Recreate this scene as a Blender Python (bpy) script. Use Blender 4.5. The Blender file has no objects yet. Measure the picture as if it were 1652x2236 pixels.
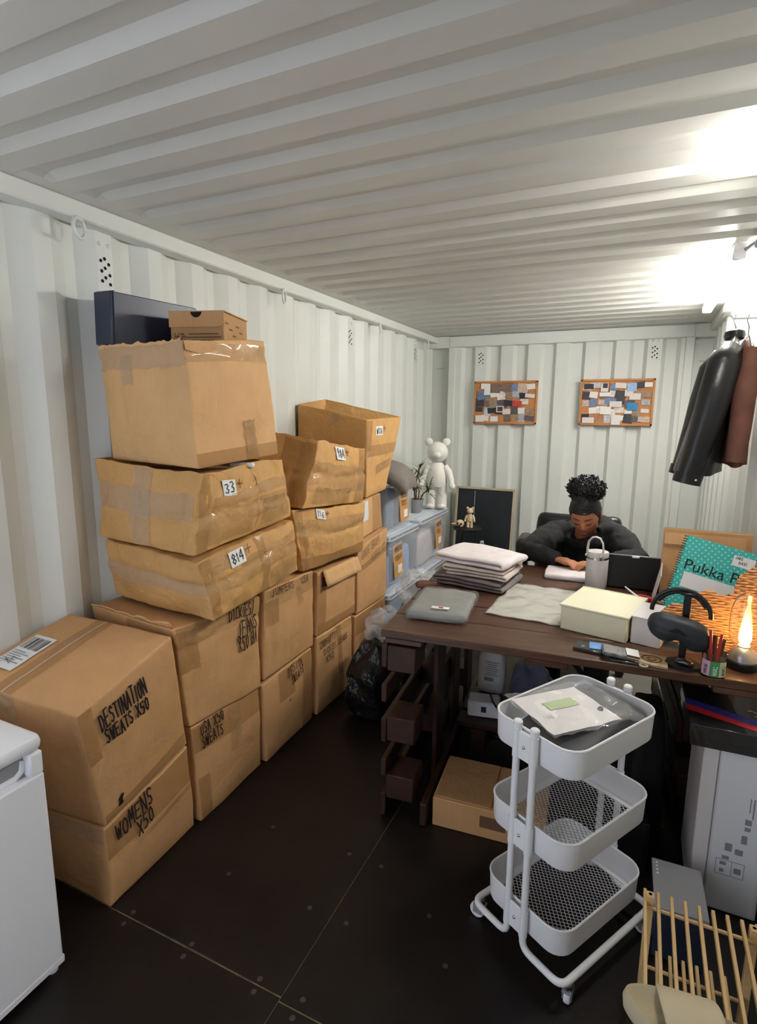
import bpy, bmesh, math, random
from mathutils import Vector as V, Matrix, noise
random.seed(7); noise.seed_set(11)
PI = math.pi
scn = bpy.context.scene
COL = scn.collection

# ------------------------------------------------------------------ camera
CAM = V((1.90, 0.0, 1.64))
YAW, PIT, ROL, FPX = 0.43646, 0.17363, 0.0075, 1219.4
fw = V((-math.sin(YAW)*math.cos(PIT), math.cos(YAW)*math.cos(PIT), -math.sin(PIT)))
r0 = V((math.cos(YAW), math.sin(YAW), 0)); u0 = r0.cross(fw)
rt = r0*math.cos(ROL) + u0*math.sin(ROL); up = -r0*math.sin(ROL) + u0*math.cos(ROL)
cd = bpy.data.cameras.new('camera'); cam = bpy.data.objects.new('camera', cd); COL.objects.link(cam)
cd.sensor_fit = 'HORIZONTAL'; cd.sensor_width = 36; cd.lens = 36*FPX/1652; cd.clip_start = .02
m = Matrix((rt, up, -fw)).transposed().to_4x4(); m.translation = CAM
cam.matrix_world = m; scn.camera = cam
# ------------------------------------------------------------------ world, exposure
w = bpy.data.worlds.new('world'); scn.world = w; w.use_nodes = True
bg = w.node_tree.nodes['Background']; bg.inputs[0].default_value = (.82, .87, 1, 1); bg.inputs[1].default_value = 1.6
scn.view_settings.view_transform = 'Standard'; scn.view_settings.look = 'None'
scn.view_settings.exposure = 0.68; scn.view_settings.gamma = 1
TUBE_STRENGTH = 70.0

# ------------------------------------------------------------------ materials
def srgb(r, g, b):
    f = lambda c: ((c/255+.055)/1.055)**2.4 if c > 10 else c/255/12.92
    return (f(r), f(g), f(b))
def mat(name, col, rough=.5, metal=0., var=0., vs=8., bump=0., bs=60., alpha=1., trans=0., emit=0., ecol=None,
        coat=0., stretch=(1, 1, 1), col2=None, spec=.5, detail=4, ior=1.45, dist=.002):
    m = bpy.data.materials.new(name); m.use_nodes = True; nt = m.node_tree; N = nt.nodes; L = nt.links
    p = N['Principled BSDF']; p.inputs['Roughness'].default_value = rough; p.inputs['Metallic'].default_value = metal
    p.inputs['Base Color'].default_value = (*col, 1); p.inputs['Alpha'].default_value = alpha
    p.inputs['Transmission Weight'].default_value = trans; p.inputs['Coat Weight'].default_value = coat
    p.inputs['Specular IOR Level'].default_value = spec; p.inputs['IOR'].default_value = ior
    if emit:
        p.inputs['Emission Color'].default_value = (*(ecol or col), 1); p.inputs['Emission Strength'].default_value = emit
    if var or bump:
        tc = N.new('ShaderNodeTexCoord'); mp = N.new('ShaderNodeMapping'); mp.inputs['Scale'].default_value = stretch
        L.new(tc.outputs['Object'], mp.inputs['Vector'])
    if var:
        n = N.new('ShaderNodeTexNoise'); n.inputs['Scale'].default_value = vs; n.inputs['Detail'].default_value = detail
        n.inputs['Roughness'].default_value = .6
        L.new(mp.outputs[0], n.inputs['Vector']); r = N.new('ShaderNodeValToRGB')
        r.color_ramp.elements[0].position = .3; r.color_ramp.elements[1].position = .7
        c2 = col2 or tuple(min(1, c*(1+var)) for c in col)
        r.color_ramp.elements[0].color = (*[c*(1-var) for c in col], 1) if not col2 else (*col, 1)
        r.color_ramp.elements[1].color = (*c2, 1)
        L.new(n.outputs['Fac'], r.inputs['Fac']); L.new(r.outputs[0], p.inputs['Base Color'])
    if bump:
        n2 = N.new('ShaderNodeTexNoise'); n2.inputs['Scale'].default_value = bs; n2.inputs['Detail'].default_value = 3
        L.new(mp.outputs[0], n2.inputs['Vector']); b = N.new('ShaderNodeBump')
        b.inputs['Strength'].default_value = bump; b.inputs['Distance'].default_value = dist
        L.new(n2.outputs['Fac'], b.inputs['Height']); L.new(b.outputs[0], p.inputs['Normal'])
    return m
M = {}
M['paint'] = mat('grey_wall_paint', srgb(222, 224, 218), .42, var=.025, vs=3, bump=.05, bs=40)
M['roofpaint'] = mat('grey_roof_paint', srgb(208, 207, 200), .4, var=.03, vs=2.5, bump=.05, bs=30)
M['floor'] = mat('dark_floor_paint', (.0105, .0075, .006), .42, var=.35, vs=5, bump=.25, bs=120, spec=.35)
M['joint'] = mat('joint_filler', (.20, .125, .065), .7, var=.5, vs=30)
M['steel'] = mat('steel', (.55, .55, .55), .3, 1)
M['screwm'] = mat('screw_metal', (.10, .085, .07), .45, .6)
M['hole_shade'] = mat('dark_hole_shade', (.006, .006, .006), .9)
M['mat'] = mat('floor_mat', (.13, .12, .10), .75, var=.08, vs=20)
CB = srgb(200, 154, 106)
def card(name, col, var=.07, crumple=.35):
    """cardboard: blotchy colour, faint vertical flutes, soft crumples"""
    m = mat(name, col, .6, var=var, vs=5, spec=.3); nt = m.node_tree; N = nt.nodes; L = nt.links; p = N['Principled BSDF']
    tc = N.new('ShaderNodeTexCoord'); mp = N.new('ShaderNodeMapping'); mp.inputs['Scale'].default_value = (90, 90, 2.5)
    fl = N.new('ShaderNodeTexNoise'); fl.inputs['Scale'].default_value = 1.6; fl.inputs['Detail'].default_value = 3
    L.new(tc.outputs['Object'], mp.inputs['Vector']); L.new(mp.outputs[0], fl.inputs['Vector'])
    src = p.inputs['Base Color'].links[0].from_socket; mx = N.new('ShaderNodeMixRGB'); mx.blend_type = 'OVERLAY'; mx.inputs['Fac'].default_value = .07
    L.new(src, mx.inputs['Color1']); L.new(fl.outputs['Fac'], mx.inputs['Color2']); L.new(mx.outputs[0], p.inputs['Base Color'])
    cr = N.new('ShaderNodeTexNoise'); cr.inputs['Scale'].default_value = 8; cr.inputs['Detail'].default_value = 5; cr.inputs['Roughness'].default_value = .55; cr.inputs['Distortion'].default_value = 1.2
    L.new(tc.outputs['Object'], cr.inputs['Vector']); b = N.new('ShaderNodeBump'); b.inputs['Strength'].default_value = crumple; b.inputs['Distance'].default_value = .02
    L.new(cr.outputs['Fac'], b.inputs['Height']); L.new(b.outputs[0], p.inputs['Normal'])
    return m
M['card'] = card('cardboard', CB)
M['card2'] = card('cardboard_yellow', srgb(202, 156, 98), .09, .75)
M['card3'] = card('cardboard_pale', srgb(212, 168, 118))
M['cardin'] = card('cardboard_inside', srgb(182, 140, 94))
M['tape'] = mat('clear_tape', srgb(216, 176, 120), .08, alpha=.32, bump=1., bs=22, coat=1., dist=.035)
M['tapeb'] = mat('brown_tape', srgb(188, 142, 90), .16, alpha=.40, bump=.5, bs=20, dist=.008)
M['tapew'] = mat('frosted_tape', srgb(214, 192, 162), .16, alpha=.36, bump=1., bs=34, dist=.022)
M['ink'] = mat('marker_ink', (.02, .012, .01), .5)
M['inkb'] = mat('faded_ink', (.16, .085, .04), .6)
M['inkr'] = mat('red_ink', (.16, .02, .015), .6)
M['label'] = mat('white_label', (.80, .80, .80), .5)
M['print'] = mat('printed_grey', (.30, .30, .33), .6)
M['navy'] = mat('navy_card', srgb(48, 54, 72), .33, var=.05, vs=6)
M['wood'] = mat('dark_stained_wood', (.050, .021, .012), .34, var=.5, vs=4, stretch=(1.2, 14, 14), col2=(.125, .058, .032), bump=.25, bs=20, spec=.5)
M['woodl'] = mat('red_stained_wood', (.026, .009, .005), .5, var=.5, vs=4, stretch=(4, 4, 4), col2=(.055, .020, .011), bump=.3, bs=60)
M['white'] = mat('white_enamel', srgb(242, 242, 244), .33, bump=.03, bs=300)
M['whitep'] = mat('white_plastic', srgb(240, 240, 244), .35)
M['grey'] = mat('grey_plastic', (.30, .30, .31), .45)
M['black'] = mat('black_plastic', (.012, .012, .013), .38)
M['blackm'] = mat('matte_black', (.01, .01, .011), .75)
M['sack'] = mat('black_sack_plastic', (.010, .010, .011), .3, bump=1., bs=14, dist=.03)
M['rubber'] = mat('grey_rubber', (.25, .25, .26), .5)
M['leather'] = mat('black_leather', (.012, .012, .013), .34, bump=.35, bs=16, dist=.01)
M['brownf'] = mat('brown_fabric', srgb(104, 66, 52), .8, var=.25, vs=9, bump=.3, bs=14, dist=.01)
M['bin'] = mat('clear_bin_plastic', (.78, .82, .88), .22, alpha=.30, bump=.1, bs=20)
M['binrim'] = mat('bin_rim_plastic', (.74, .79, .87), .3, alpha=.72)
M['kraft'] = mat('kraft_card', srgb(190, 140, 84), .7, var=.1, vs=20)
M['cork'] = mat('cork', srgb(190, 130, 80), .8, var=.2, vs=60)
M['oak'] = mat('pale_wood', srgb(190, 128, 74), .5, var=.12, vs=6, stretch=(1, 1, 12))
M['bamboo'] = mat('bamboo', srgb(222, 186, 130), .45, var=.12, vs=5, stretch=(20, 1.5, 20))
M['framew'] = mat('light_frame_wood', srgb(186, 170, 145), .5)
M['chalk'] = mat('black_board', (.012, .014, .018), .5, var=.3, vs=4)
M['bear'] = mat('white_vinyl', srgb(232, 228, 220), .45)
M['tan'] = mat('tan_vinyl', srgb(214, 190, 150), .5)
M['leaf'] = mat('leaf_green', (.06, .11, .03), .45, var=.5, vs=12, col2=(.16, .2, .06))
M['foam'] = mat('beige_foam', srgb(206, 192, 160), .7, var=.03, vs=8, bump=.08, bs=200)
M['skin'] = mat('skin', srgb(176, 116, 84), .5, var=.04, vs=14)
M['lip'] = mat('lip', srgb(150, 84, 72), .45)
M['hoodie'] = mat('charcoal_fleece', (.015, .015, .016), .95, var=.3, vs=25, bump=.5, bs=9, dist=.012)
M['hair'] = mat('black_hair', (.008, .007, .007), .5, bump=.8, bs=90, dist=.006)
M['jeanw'] = mat('white_denim', srgb(226, 216, 216), .85, var=.07, vs=18, bump=.5, bs=24, dist=.006)
M['jeanb'] = mat('stone_denim', srgb(196, 182, 174), .85, var=.12, vs=18, bump=.5, bs=24, dist=.006)
M['jeang'] = mat('grey_denim', srgb(118, 110, 108), .85, var=.25, vs=14, bump=.5, bs=24, dist=.006)
M['greyf'] = mat('grey_cotton', srgb(128, 128, 122), .8, var=.12, vs=14, bump=.6, bs=22, dist=.008)
M['darkf'] = mat('dark_grey_fabric', srgb(92, 92, 94), .75, var=.15, vs=10, bump=.5, bs=16, dist=.008)
M['pillowf'] = mat('taupe_fabric', srgb(120, 112, 106), .9, var=.08, vs=30, bump=.4, bs=200)
M['poly'] = mat('clear_polybag', srgb(240, 238, 228), .12, alpha=.55, bump=.9, bs=26, coat=.6, dist=.006)
M['polyf'] = mat('thin_polybag', srgb(235, 235, 235), .10, alpha=.16, bump=1., bs=30, coat=.8, dist=.008)
M['polyc'] = mat('crumpled_polybag', srgb(225, 225, 225), .12, alpha=.30, bump=.8, bs=30, coat=.6, dist=.006)
M['cream'] = mat('cream_card', srgb(236, 232, 200), .55, var=.02, vs=10)
M['whitec'] = mat('white_card', srgb(232, 226, 226), .55)
M['paper'] = mat('paper', srgb(235, 230, 228), .6)
M['bottle'] = mat('pale_grey_powder_coat', srgb(200, 197, 194), .45, bump=.1, bs=400)
M['chrome'] = mat('chrome', (.7, .7, .7), .15, 1)
M['screen'] = mat('laptop_shell', (.006, .006, .007), .4)
M['silver'] = mat('silver_edge', (.45, .45, .47), .35, .8)
M['teal'] = None
M['red'] = mat('red_plastic', srgb(190, 40, 46), .4)
M['blue'] = mat('blue_card', srgb(110, 160, 220), .4)
M['casef'] = mat('slate_case', (.022, .026, .032), .5)
M['glass'] = mat('glass', (1, 1, 1), .02, trans=1., ior=1.45)
M['wicker'] = mat('wicker', srgb(214, 158, 104), .6, var=.25, vs=30)
M['wickerd'] = mat('dark_wicker', srgb(110, 66, 40), .8)  # darker brown wicker tone for the backing panel
M['flame'] = mat('flame', (1, .6, .2), .5, emit=42, ecol=(1, .62, .22))
M['tube'] = mat('lamp_diffuser', (1, 1, 1), .5, emit=TUBE_STRENGTH, ecol=(1, .975, .93))
M['arcblack'] = mat('satin_black_card', (.02, .02, .021), .22, coat=.6)
M['arcblue'] = mat('print_blue', srgb(60, 66, 168), .3)
M['arcred'] = mat('print_red', srgb(226, 52, 62), .3)
M['arcwhite'] = mat('print_white', (.8, .78, .75), .4)
M['bluebag'] = mat('blue_grey_fabric', srgb(96, 98, 120), .7, var=.15, vs=12)
M['green'] = mat('green_label', srgb(60, 150, 84), .4)
M['pink'] = mat('pink_label', srgb(206, 168, 188), .4)
M['palegreen'] = mat('pale_green_label', srgb(190, 205, 168), .4)
M['pouch'] = mat('embroidered_pouch', srgb(186, 166, 132), .9, var=.25, vs=60)
M['check'] = mat('checked_leather', (.05, .05, .05), .4, var=.9, vs=90, col2=(.22, .22, .21))
M['greenprint'] = mat('green_print', srgb(186, 206, 150), .5)
def dotted():
    m = mat('teal_cover', srgb(70, 182, 172), .45); nt = m.node_tree; N = nt.nodes; L = nt.links
    p = N['Principled BSDF']; tc = N.new('ShaderNodeTexCoord'); v = N.new('ShaderNodeTexVoronoi')
    v.inputs['Scale'].default_value = 62; v.inputs['Randomness'].default_value = 0.
    mp = N.new('ShaderNodeMapping'); mp.inputs['Rotation'].default_value = (0, PI/4, 0)
    L.new(tc.outputs['Object'], mp.inputs['Vector'])
    L.new(mp.outputs[0], v.inputs['Vector']); r = N.new('ShaderNodeValToRGB')
    r.color_ramp.interpolation = 'CONSTANT'
    r.color_ramp.elements[0].color = (*srgb(165, 218, 208), 1); r.color_ramp.elements[1].position = .20
    r.color_ramp.elements[1].color = (*srgb(66, 180, 170), 1)
    v.distance = 'EUCLIDEAN'; v.voronoi_dimensions = '2D'
    sx = N.new('ShaderNodeSeparateXYZ'); cx = N.new('ShaderNodeCombineXYZ')
    L.new(mp.outputs[0], sx.inputs[0]); L.new(sx.outputs['X'], cx.inputs['X']); L.new(sx.outputs['Z'], cx.inputs['Y'])
    L.new(cx.outputs[0], v.inputs['Vector'])
    L.new(v.outputs['Distance'], r.inputs['Fac']); L.new(r.outputs[0], p.inputs['Base Color']); return m
M['teal'] = dotted()

# ------------------------------------------------------------------ mesh helpers
def frame(t, ref=None):
    t = t.normalized(); ref = ref or (V((0, 0, 1)) if abs(t.z) < .9 else V((1, 0, 0)))
    a = t.cross(ref).normalized(); return a, t.cross(a).normalized()
class MB:
    def __init__(s): s.v = []; s.f = []
    def add(s, vs, fs):
        o = len(s.v); s.v += [V(p) for p in vs]; s.f += [tuple(i+o for i in f) for f in fs]; return s
    def box(s, c, size, rot=None, b=.0):
        h = [x/2 for x in size]; b = min(b, min(h)*.6); c = V(c)
        R = rot if rot is not None else Matrix.Identity(3)
        if b <= 0:
            vs = [c + R @ V((sx*h[0], sy*h[1], sz*h[2])) for sx in (-1, 1) for sy in (-1, 1) for sz in (-1, 1)]
            return s.add(vs, [(0, 1, 3, 2), (4, 6, 7, 5), (0, 4, 5, 1), (2, 3, 7, 6), (0, 2, 6, 4), (1, 5, 7, 3)])
        vs = []; ix = {}
        for sx in (-1, 1):
            for sy in (-1, 1):
                for sz in (-1, 1):
                    sg = (sx, sy, sz)
                    for ax in range(3):
                        ix[sg, ax] = len(vs)
                        vs.append(c + R @ V([sg[i]*(h[i]-(0 if i == ax else b)) for i in range(3)]))
        fs = []
        for ax in range(3):
            o1, o2 = (ax+1) % 3, (ax+2) % 3
            for sg in (-1, 1):
                q = []
                for a, bb in ((-1, -1), (1, -1), (1, 1), (-1, 1)):
                    k = [0, 0, 0]; k[ax] = sg; k[o1] = a; k[o2] = bb; q.append(ix[tuple(k), ax])
                fs.append(tuple(q if sg > 0 else q[::-1]))
            for a in (-1, 1):
                for bb in (-1, 1):
                    k0 = [0, 0, 0]; k1 = [0, 0, 0]; k0[ax] = -1; k1[ax] = 1
                    for k in (k0, k1): k[o1] = a; k[o2] = bb
                    q = [ix[tuple(k0), o1], ix[tuple(k1), o1], ix[tuple(k1), o2], ix[tuple(k0), o2]]
                    fs.append(tuple(q if a*bb < 0 else q[::-1]))
        for sx in (-1, 1):
            for sy in (-1, 1):
                for sz in (-1, 1):
                    q = [ix[(sx, sy, sz), i] for i in range(3)]
                    fs.append(tuple(q if sx*sy*sz > 0 else q[::-1]))
        return s.add(vs, fs)
    def tube(s, pts, r, seg=8, closed=False, cap=True, sq=1., ref=None):
        pts = [V(p) for p in pts]; n = len(pts); rad = r if isinstance(r, (list, tuple)) else [r]*n
        vs = []; a = None
        for i, p in enumerate(pts):
            if closed: t = pts[(i+1) % n]-pts[i-1]
            else: t = pts[min(i+1, n-1)]-pts[max(i-1, 0)]
            t = t.normalized()
            if a is None: a, b = frame(t, ref)
            else:
                a = (a - t*a.dot(t)).normalized(); b = t.cross(a)
            for k in range(seg):
                th = 2*PI*k/seg; vs.append(p + (a*math.cos(th) + b*math.sin(th)*sq)*rad[i])
        fs = []
        for i in range(n if closed else n-1):
            for k in range(seg):
                i2 = (i+1) % n; k2 = (k+1) % seg
                fs.append((i*seg+k, i*seg+k2, i2*seg+k2, i2*seg+k))
        if not closed and cap:
            fs.append(tuple(range(seg))[::-1]); fs.append(tuple((n-1)*seg+k for k in range(seg)))
        return s.add(vs, fs)
    def lathe(s, prof, c=(0, 0, 0), seg=24, sx=1., sy=1.):
        c = V(c); vs = []; n = len(prof)
        for r, z in prof:
            for k in range(seg):
                th = 2*PI*k/seg; vs.append(c+V((r*math.cos(th)*sx, r*math.sin(th)*sy, z)))
        fs = [(i*seg+k, i*seg+(k+1) % seg, (i+1)*seg+(k+1) % seg, (i+1)*seg+k) for i in range(n-1) for k in range(seg)]
        if prof[0][0] > 1e-5: fs.append(tuple(range(seg))[::-1])
        if prof[-1][0] > 1e-5: fs.append(tuple((n-1)*seg+k for k in range(seg)))
        return s.add(vs, fs)
    def loft(s, rings, cap=True, closed=True):
        n = len(rings[0]); vs = [p for r in rings for p in r]; fs = []
        for i in range(len(rings)-1):
            for k in range(n if closed else n-1):
                fs.append((i*n+k, i*n+(k+1) % n, (i+1)*n+(k+1) % n, (i+1)*n+k))
        if cap and closed: fs.append(tuple(range(n))[::-1]); fs.append(tuple((len(rings)-1)*n+k for k in range(n)))
        return s.add(vs, fs)
    def grid(s, fn, nu, nv):
        vs = [fn(i/nu, j/nv) for j in range(nv+1) for i in range(nu+1)]
        fs = [(j*(nu+1)+i, j*(nu+1)+i+1, (j+1)*(nu+1)+i+1, (j+1)*(nu+1)+i) for j in range(nv) for i in range(nu)]
        return s.add(vs, fs)
    def sphere(s, c, r, nu=16, nv=10, fn=None):
        c = V(c); r = r if isinstance(r, (tuple, list)) else (r, r, r); rings = []
        for j in range(nv+1):
            ph = -PI/2 + PI*(min(max(j, .02), nv-.02))/nv
            rings.append([c+V((r[0]*math.cos(ph)*math.cos(2*PI*k/nu), r[1]*math.cos(ph)*math.sin(2*PI*k/nu), r[2]*math.sin(ph))) for k in range(nu)])
        if fn: rings = [[fn(p) for p in q] for q in rings]
        return s.loft(rings)
    def prism(s, outline, h0, h1):
        n = len(outline); vs = [V((x, y, h0)) for x, y in outline] + [V((x, y, h1)) for x, y in outline]
        fs = [tuple(range(n))[::-1], tuple(range(n, 2*n))] + [(i, (i+1) % n, (i+1) % n+n, i+n) for i in range(n)]
        return s.add(vs, fs)
    def xf(s, mx): s.v = [mx @ p for p in s.v]; return s
def T(x=0, y=0, z=0, rx=0, ry=0, rz=0, sc=1):
    return Matrix.Translation((x, y, z)) @ Matrix.Rotation(rz, 4, 'Z') @ Matrix.Rotation(ry, 4, 'Y') @ Matrix.Rotation(rx, 4, 'X') @ Matrix.Scale(sc, 4)
TEXTY = {'handwriting', 'digits', 'label_text', 'writing', 'name_text', 'cover_title', 'print_lines', 'barcode'}     # lettering: many strokes, one part
def obj(name, mb, material, parent=None, smooth=True, recalc=True, ang=38, world=False, kind=None):
    me = bpy.data.meshes.new(name)
    vs = mb.v
    if world and parent is not None:
        inv = parent.matrix_basis.inverted(); vs = [inv @ p for p in vs]
    me.from_pydata([tuple(p) for p in vs], [], mb.f)
    if recalc:
        b = bmesh.new(); b.from_mesh(me); bmesh.ops.recalc_face_normals(b, faces=b.faces); b.to_mesh(me); b.free()
    me.materials.append(M[material] if isinstance(material, str) else material)
    if smooth:
        me.polygons.foreach_set('use_smooth', [True]*len(me.polygons)); me.set_sharp_from_angle(angle=math.radians(ang))
    o = bpy.data.objects.new(name, me); COL.objects.link(o)
    if parent is not None: o.parent = parent
    if kind or name in TEXTY: o['kind'] = kind or 'stuff'
    return o
def tag(o, label, cat, group=None):
    o['label'] = label; o['category'] = cat
    if group: o['group'] = group
    return o
def thing(name, label, cat, loc=(0, 0, 0), rz=0., group=None):
    o = bpy.data.objects.new(name, None); COL.objects.link(o); o.empty_display_size = .05
    o.location = loc; o.rotation_euler = (0, 0, rz)
    o.matrix_basis = T(*loc, rz=rz)
    return tag(o, label, cat, group)
def solo(name, mb, material, label, cat, group=None, base=None, **k):
    """single-mesh thing given in world coordinates, origin at its base centre"""
    xs = [p.x for p in mb.v]; ys = [p.y for p in mb.v]; zs = [p.z for p in mb.v]
    c = V(base or ((min(xs)+max(xs))/2, (min(ys)+max(ys))/2, min(zs)))
    mb.v = [p-c for p in mb.v]; o = obj(name, mb, material, **k); o.location = c
    return tag(o, label, cat, group)
def struct(name, mb, material, parent=None, **k):
    o = obj(name, mb, material, parent, **k)
    if parent is None: o['kind'] = 'structure'
    return o
def copy_tree(o, parent=None):
    c = o.copy(); COL.objects.link(c)
    if parent is not None: c.parent = parent
    for ch in list(o.children): copy_tree(ch, c)
    return c
def cubegrid(ta, tb, tc):
    na, nb, nc = len(ta)-1, len(tb)-1, len(tc)-1; idx = {}; vs = []; fs = []
    def g(i, j, k):
        if (i, j, k) not in idx: idx[i, j, k] = len(vs); vs.append((ta[i], tb[j], tc[k]))
        return idx[i, j, k]
    for j in range(nb):
        for k in range(nc):
            fs.append((g(0, j, k), g(0, j, k+1), g(0, j+1, k+1), g(0, j+1, k)))
            fs.append((g(na, j, k), g(na, j+1, k), g(na, j+1, k+1), g(na, j, k+1)))
    for i in range(na):
        for k in range(nc):
            fs.append((g(i, 0, k), g(i+1, 0, k), g(i+1, 0, k+1), g(i, 0, k+1)))
            fs.append((g(i, nb, k), g(i, nb, k+1), g(i+1, nb, k+1), g(i+1, nb, k)))
    for i in range(na):
        for j in range(nb):
            fs.append((g(i, j, 0), g(i, j+1, 0), g(i+1, j+1, 0), g(i+1, j, 0)))
            fs.append((g(i, j, nc), g(i+1, j, nc), g(i+1, j+1, nc), g(i, j+1, nc)))
    return vs, fs
def ts(n, e): return [0, e*.35, e] + [e + (1-2*e)*i/n for i in range(1, n)] + [1-e, 1-e*.35, 1]
def soft(size, r, n=(8, 8, 4), amp=.0, freq=12., seed=0, fn=None):
    """rounded, slightly lumpy slab standing on z=0, centred in x, y"""
    S = V(size); vs, fs = cubegrid(ts(n[0], min(.45, r/S.x)), ts(n[1], min(.45, r/S.y)), ts(n[2], min(.45, r/S.z))); out = []
    for p in vs:
        q = V((p[0]*S.x, p[1]*S.y, p[2]*S.z)); ci = V([min(max(q[i], min(r, S[i]/2)), S[i]-min(r, S[i]/2)) for i in range(3)])
        d = q-ci
        if d.length > 1e-6: q = ci + d.normalized()*min(r, min(S)/2)
        q = q - V((S.x/2, S.y/2, 0))
        if amp: q = q + noise.noise_vector(q*freq+V((seed*7.3, seed*3.1, seed)))*amp
        if fn: q = fn(q)
        out.append(q)
    m = MB(); m.add(out, fs); return m
def extr_profile(prof, axis, a, b, n=1):
    """extrude a polyline of (s, d) along another axis: helper for corrugated sheets -> callback(s, d, t)"""
    mb = MB(); k = len(prof)
    for j in range(n+1):
        t = a + (b-a)*j/n
        mb.v += [axis(s, d, t) for s, d in prof]
    mb.f = [(j*k+i, j*k+i+1, (j+1)*k+i+1, (j+1)*k+i) for j in range(n) for i in range(k-1)]
    return mb
# --- single-stroke marker lettering
GL = {'A': '0,0 .5,1 1,0|.2,.38 .8,.38', 'B': '0,0 0,1 .7,.95 .8,.75 .6,.55 0,.52|.6,.55 .95,.35 .8,.05 0,0',
 'C': '.95,.85 .6,1 .15,.8 0,.45 .2,.1 .6,0 .95,.12', 'D': '0,0 0,1 .55,.92 .95,.55 .75,.15 0,0', 'E': '.9,1 0,1 0,0 .95,0|0,.52 .75,.55',
 'F': '.9,1 0,1 0,0|0,.52 .7,.55', 'G': '.95,.85 .55,1 .1,.75 .05,.3 .5,0 .95,.2 .95,.5 .6,.5', 'H': '0,0 0,1|1,0 1,1|0,.5 1,.5', 'I': '.5,0 .5,1',
 'J': '.75,1 .75,.25 .5,0 .1,.2', 'K': '0,0 0,1|.9,1 0,.45 .95,0', 'L': '0,1 0,0 .9,0', 'M': '0,0 .1,1 .5,.35 .9,1 1,0', 'N': '0,0 0,1 1,0 1,1',
 'O': '.5,1 .1,.8 0,.45 .2,.08 .55,0 .9,.2 1,.6 .8,.93 .5,1', 'P': '0,0 0,1 .7,.97 .95,.75 .7,.5 0,.45', 'R': '0,0 0,1 .7,.97 .9,.75 .7,.52 0,.48|.4,.5 .95,0',
 'S': '.95,.88 .5,1 .1,.8 .3,.58 .75,.45 .9,.2 .5,0 .05,.12', 'T': '0,1 1,1|.5,1 .5,0', 'U': '0,1 .05,.25 .45,0 .9,.2 1,1', 'V': '0,1 .5,0 1,1',
 'W': '0,1 .25,0 .5,.7 .75,0 1,1', 'X': '0,0 1,1|0,1 1,0', 'Y': '0,1 .5,.5 1,1|.5,.5 .5,0', 'Z': '0,1 1,1 0,0 1,0', '0': '.5,1 .1,.75 .1,.25 .5,0 .9,.25 .9,.75 .5,1',
 '1': '.2,.75 .55,1 .55,0', '2': '.05,.8 .4,1 .85,.8 .7,.5 0,0 1,0', '3': '.05,.95 .6,1 .85,.78 .4,.55 .9,.35 .7,.05 .05,.05', '4': '.75,0 .75,1 0,.35 1,.35',
 '5': '.9,1 .15,1 .1,.58 .6,.62 .9,.35 .6,.02 .05,.08', '6': '.8,1 .25,.7 .05,.3 .4,0 .85,.2 .7,.5 .1,.4', '8': '.5,.52 .1,.75 .5,1 .9,.75 .5,.52 .05,.25 .5,0 .95,.25 .5,.52',
 '9': '.85,.65 .4,.5 .1,.75 .5,1 .85,.8 .8,.4 .6,0', '/': '0,0 1,1.1', '+': '0,.5 1,.5|.5,0 .5,1'}
def strokes(text, h, asp=.62, gap=.28, slope=0., jit=.045, seed=1, W=None):
    rnd = random.Random(seed); x = 0.; out = []
    for ch in text:
        if ch == ' ': x += h*.55; continue
        wd = h*asp*(.45 if ch in 'I1' else 1); dy = rnd.uniform(-.06, .06)*h; sc = rnd.uniform(.9, 1.1)
        for pl in GL[ch.upper()].split('|'):
            pts = []
            for q in pl.split():
                a, b = map(float, q.split(','))
                pts.append((x+(a+rnd.uniform(-jit, jit))*wd, dy+(b+rnd.uniform(-jit, jit))*h*sc+slope*x))
            out.append(pts)
        x += wd + h*gap
    if W: out = [[(px*W/x, py) for px, py in q] for q in out]
    return out
def ribbons(pls, wdt, mp, mb=None):
    mb = mb or MB()
    for pts in pls:
        for (x0, y0), (x1, y1) in zip(pts, pts[1:]):
            d = V((x1-x0, y1-y0)); L = d.length
            if L < 1e-6: continue
            d /= L; n = V((-d.y, d.x))*wdt/2; e = d*wdt*.35
            k = max(1, int(L/.02)); a = V((x0, y0))-e; b = V((x1, y1))+e
            for i in range(k):
                p = a+(b-a)*i/k; q = a+(b-a)*(i+1)/k
                c = [p-n, q-n, q+n, p+n]; mb.add([mp(t.x, t.y) for t in c], [(0, 1, 2, 3)])
    return mb
def fontmesh(text, size):
    c = bpy.data.curves.new('lettering', 'FONT'); c.body = text; c.size = size; c.resolution_u = 3
    o = bpy.data.objects.new('lettering', c); COL.objects.link(o); dg = bpy.context.evaluated_depsgraph_get()
    me = bpy.data.meshes.new_from_object(o.evaluated_get(dg)); mb = MB()
    mb.add([v.co.copy() for v in me.vertices], [tuple(p.vertices) for p in me.polygons])
    bpy.data.objects.remove(o); bpy.data.curves.remove(c); bpy.data.meshes.remove(me); return mb
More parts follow.
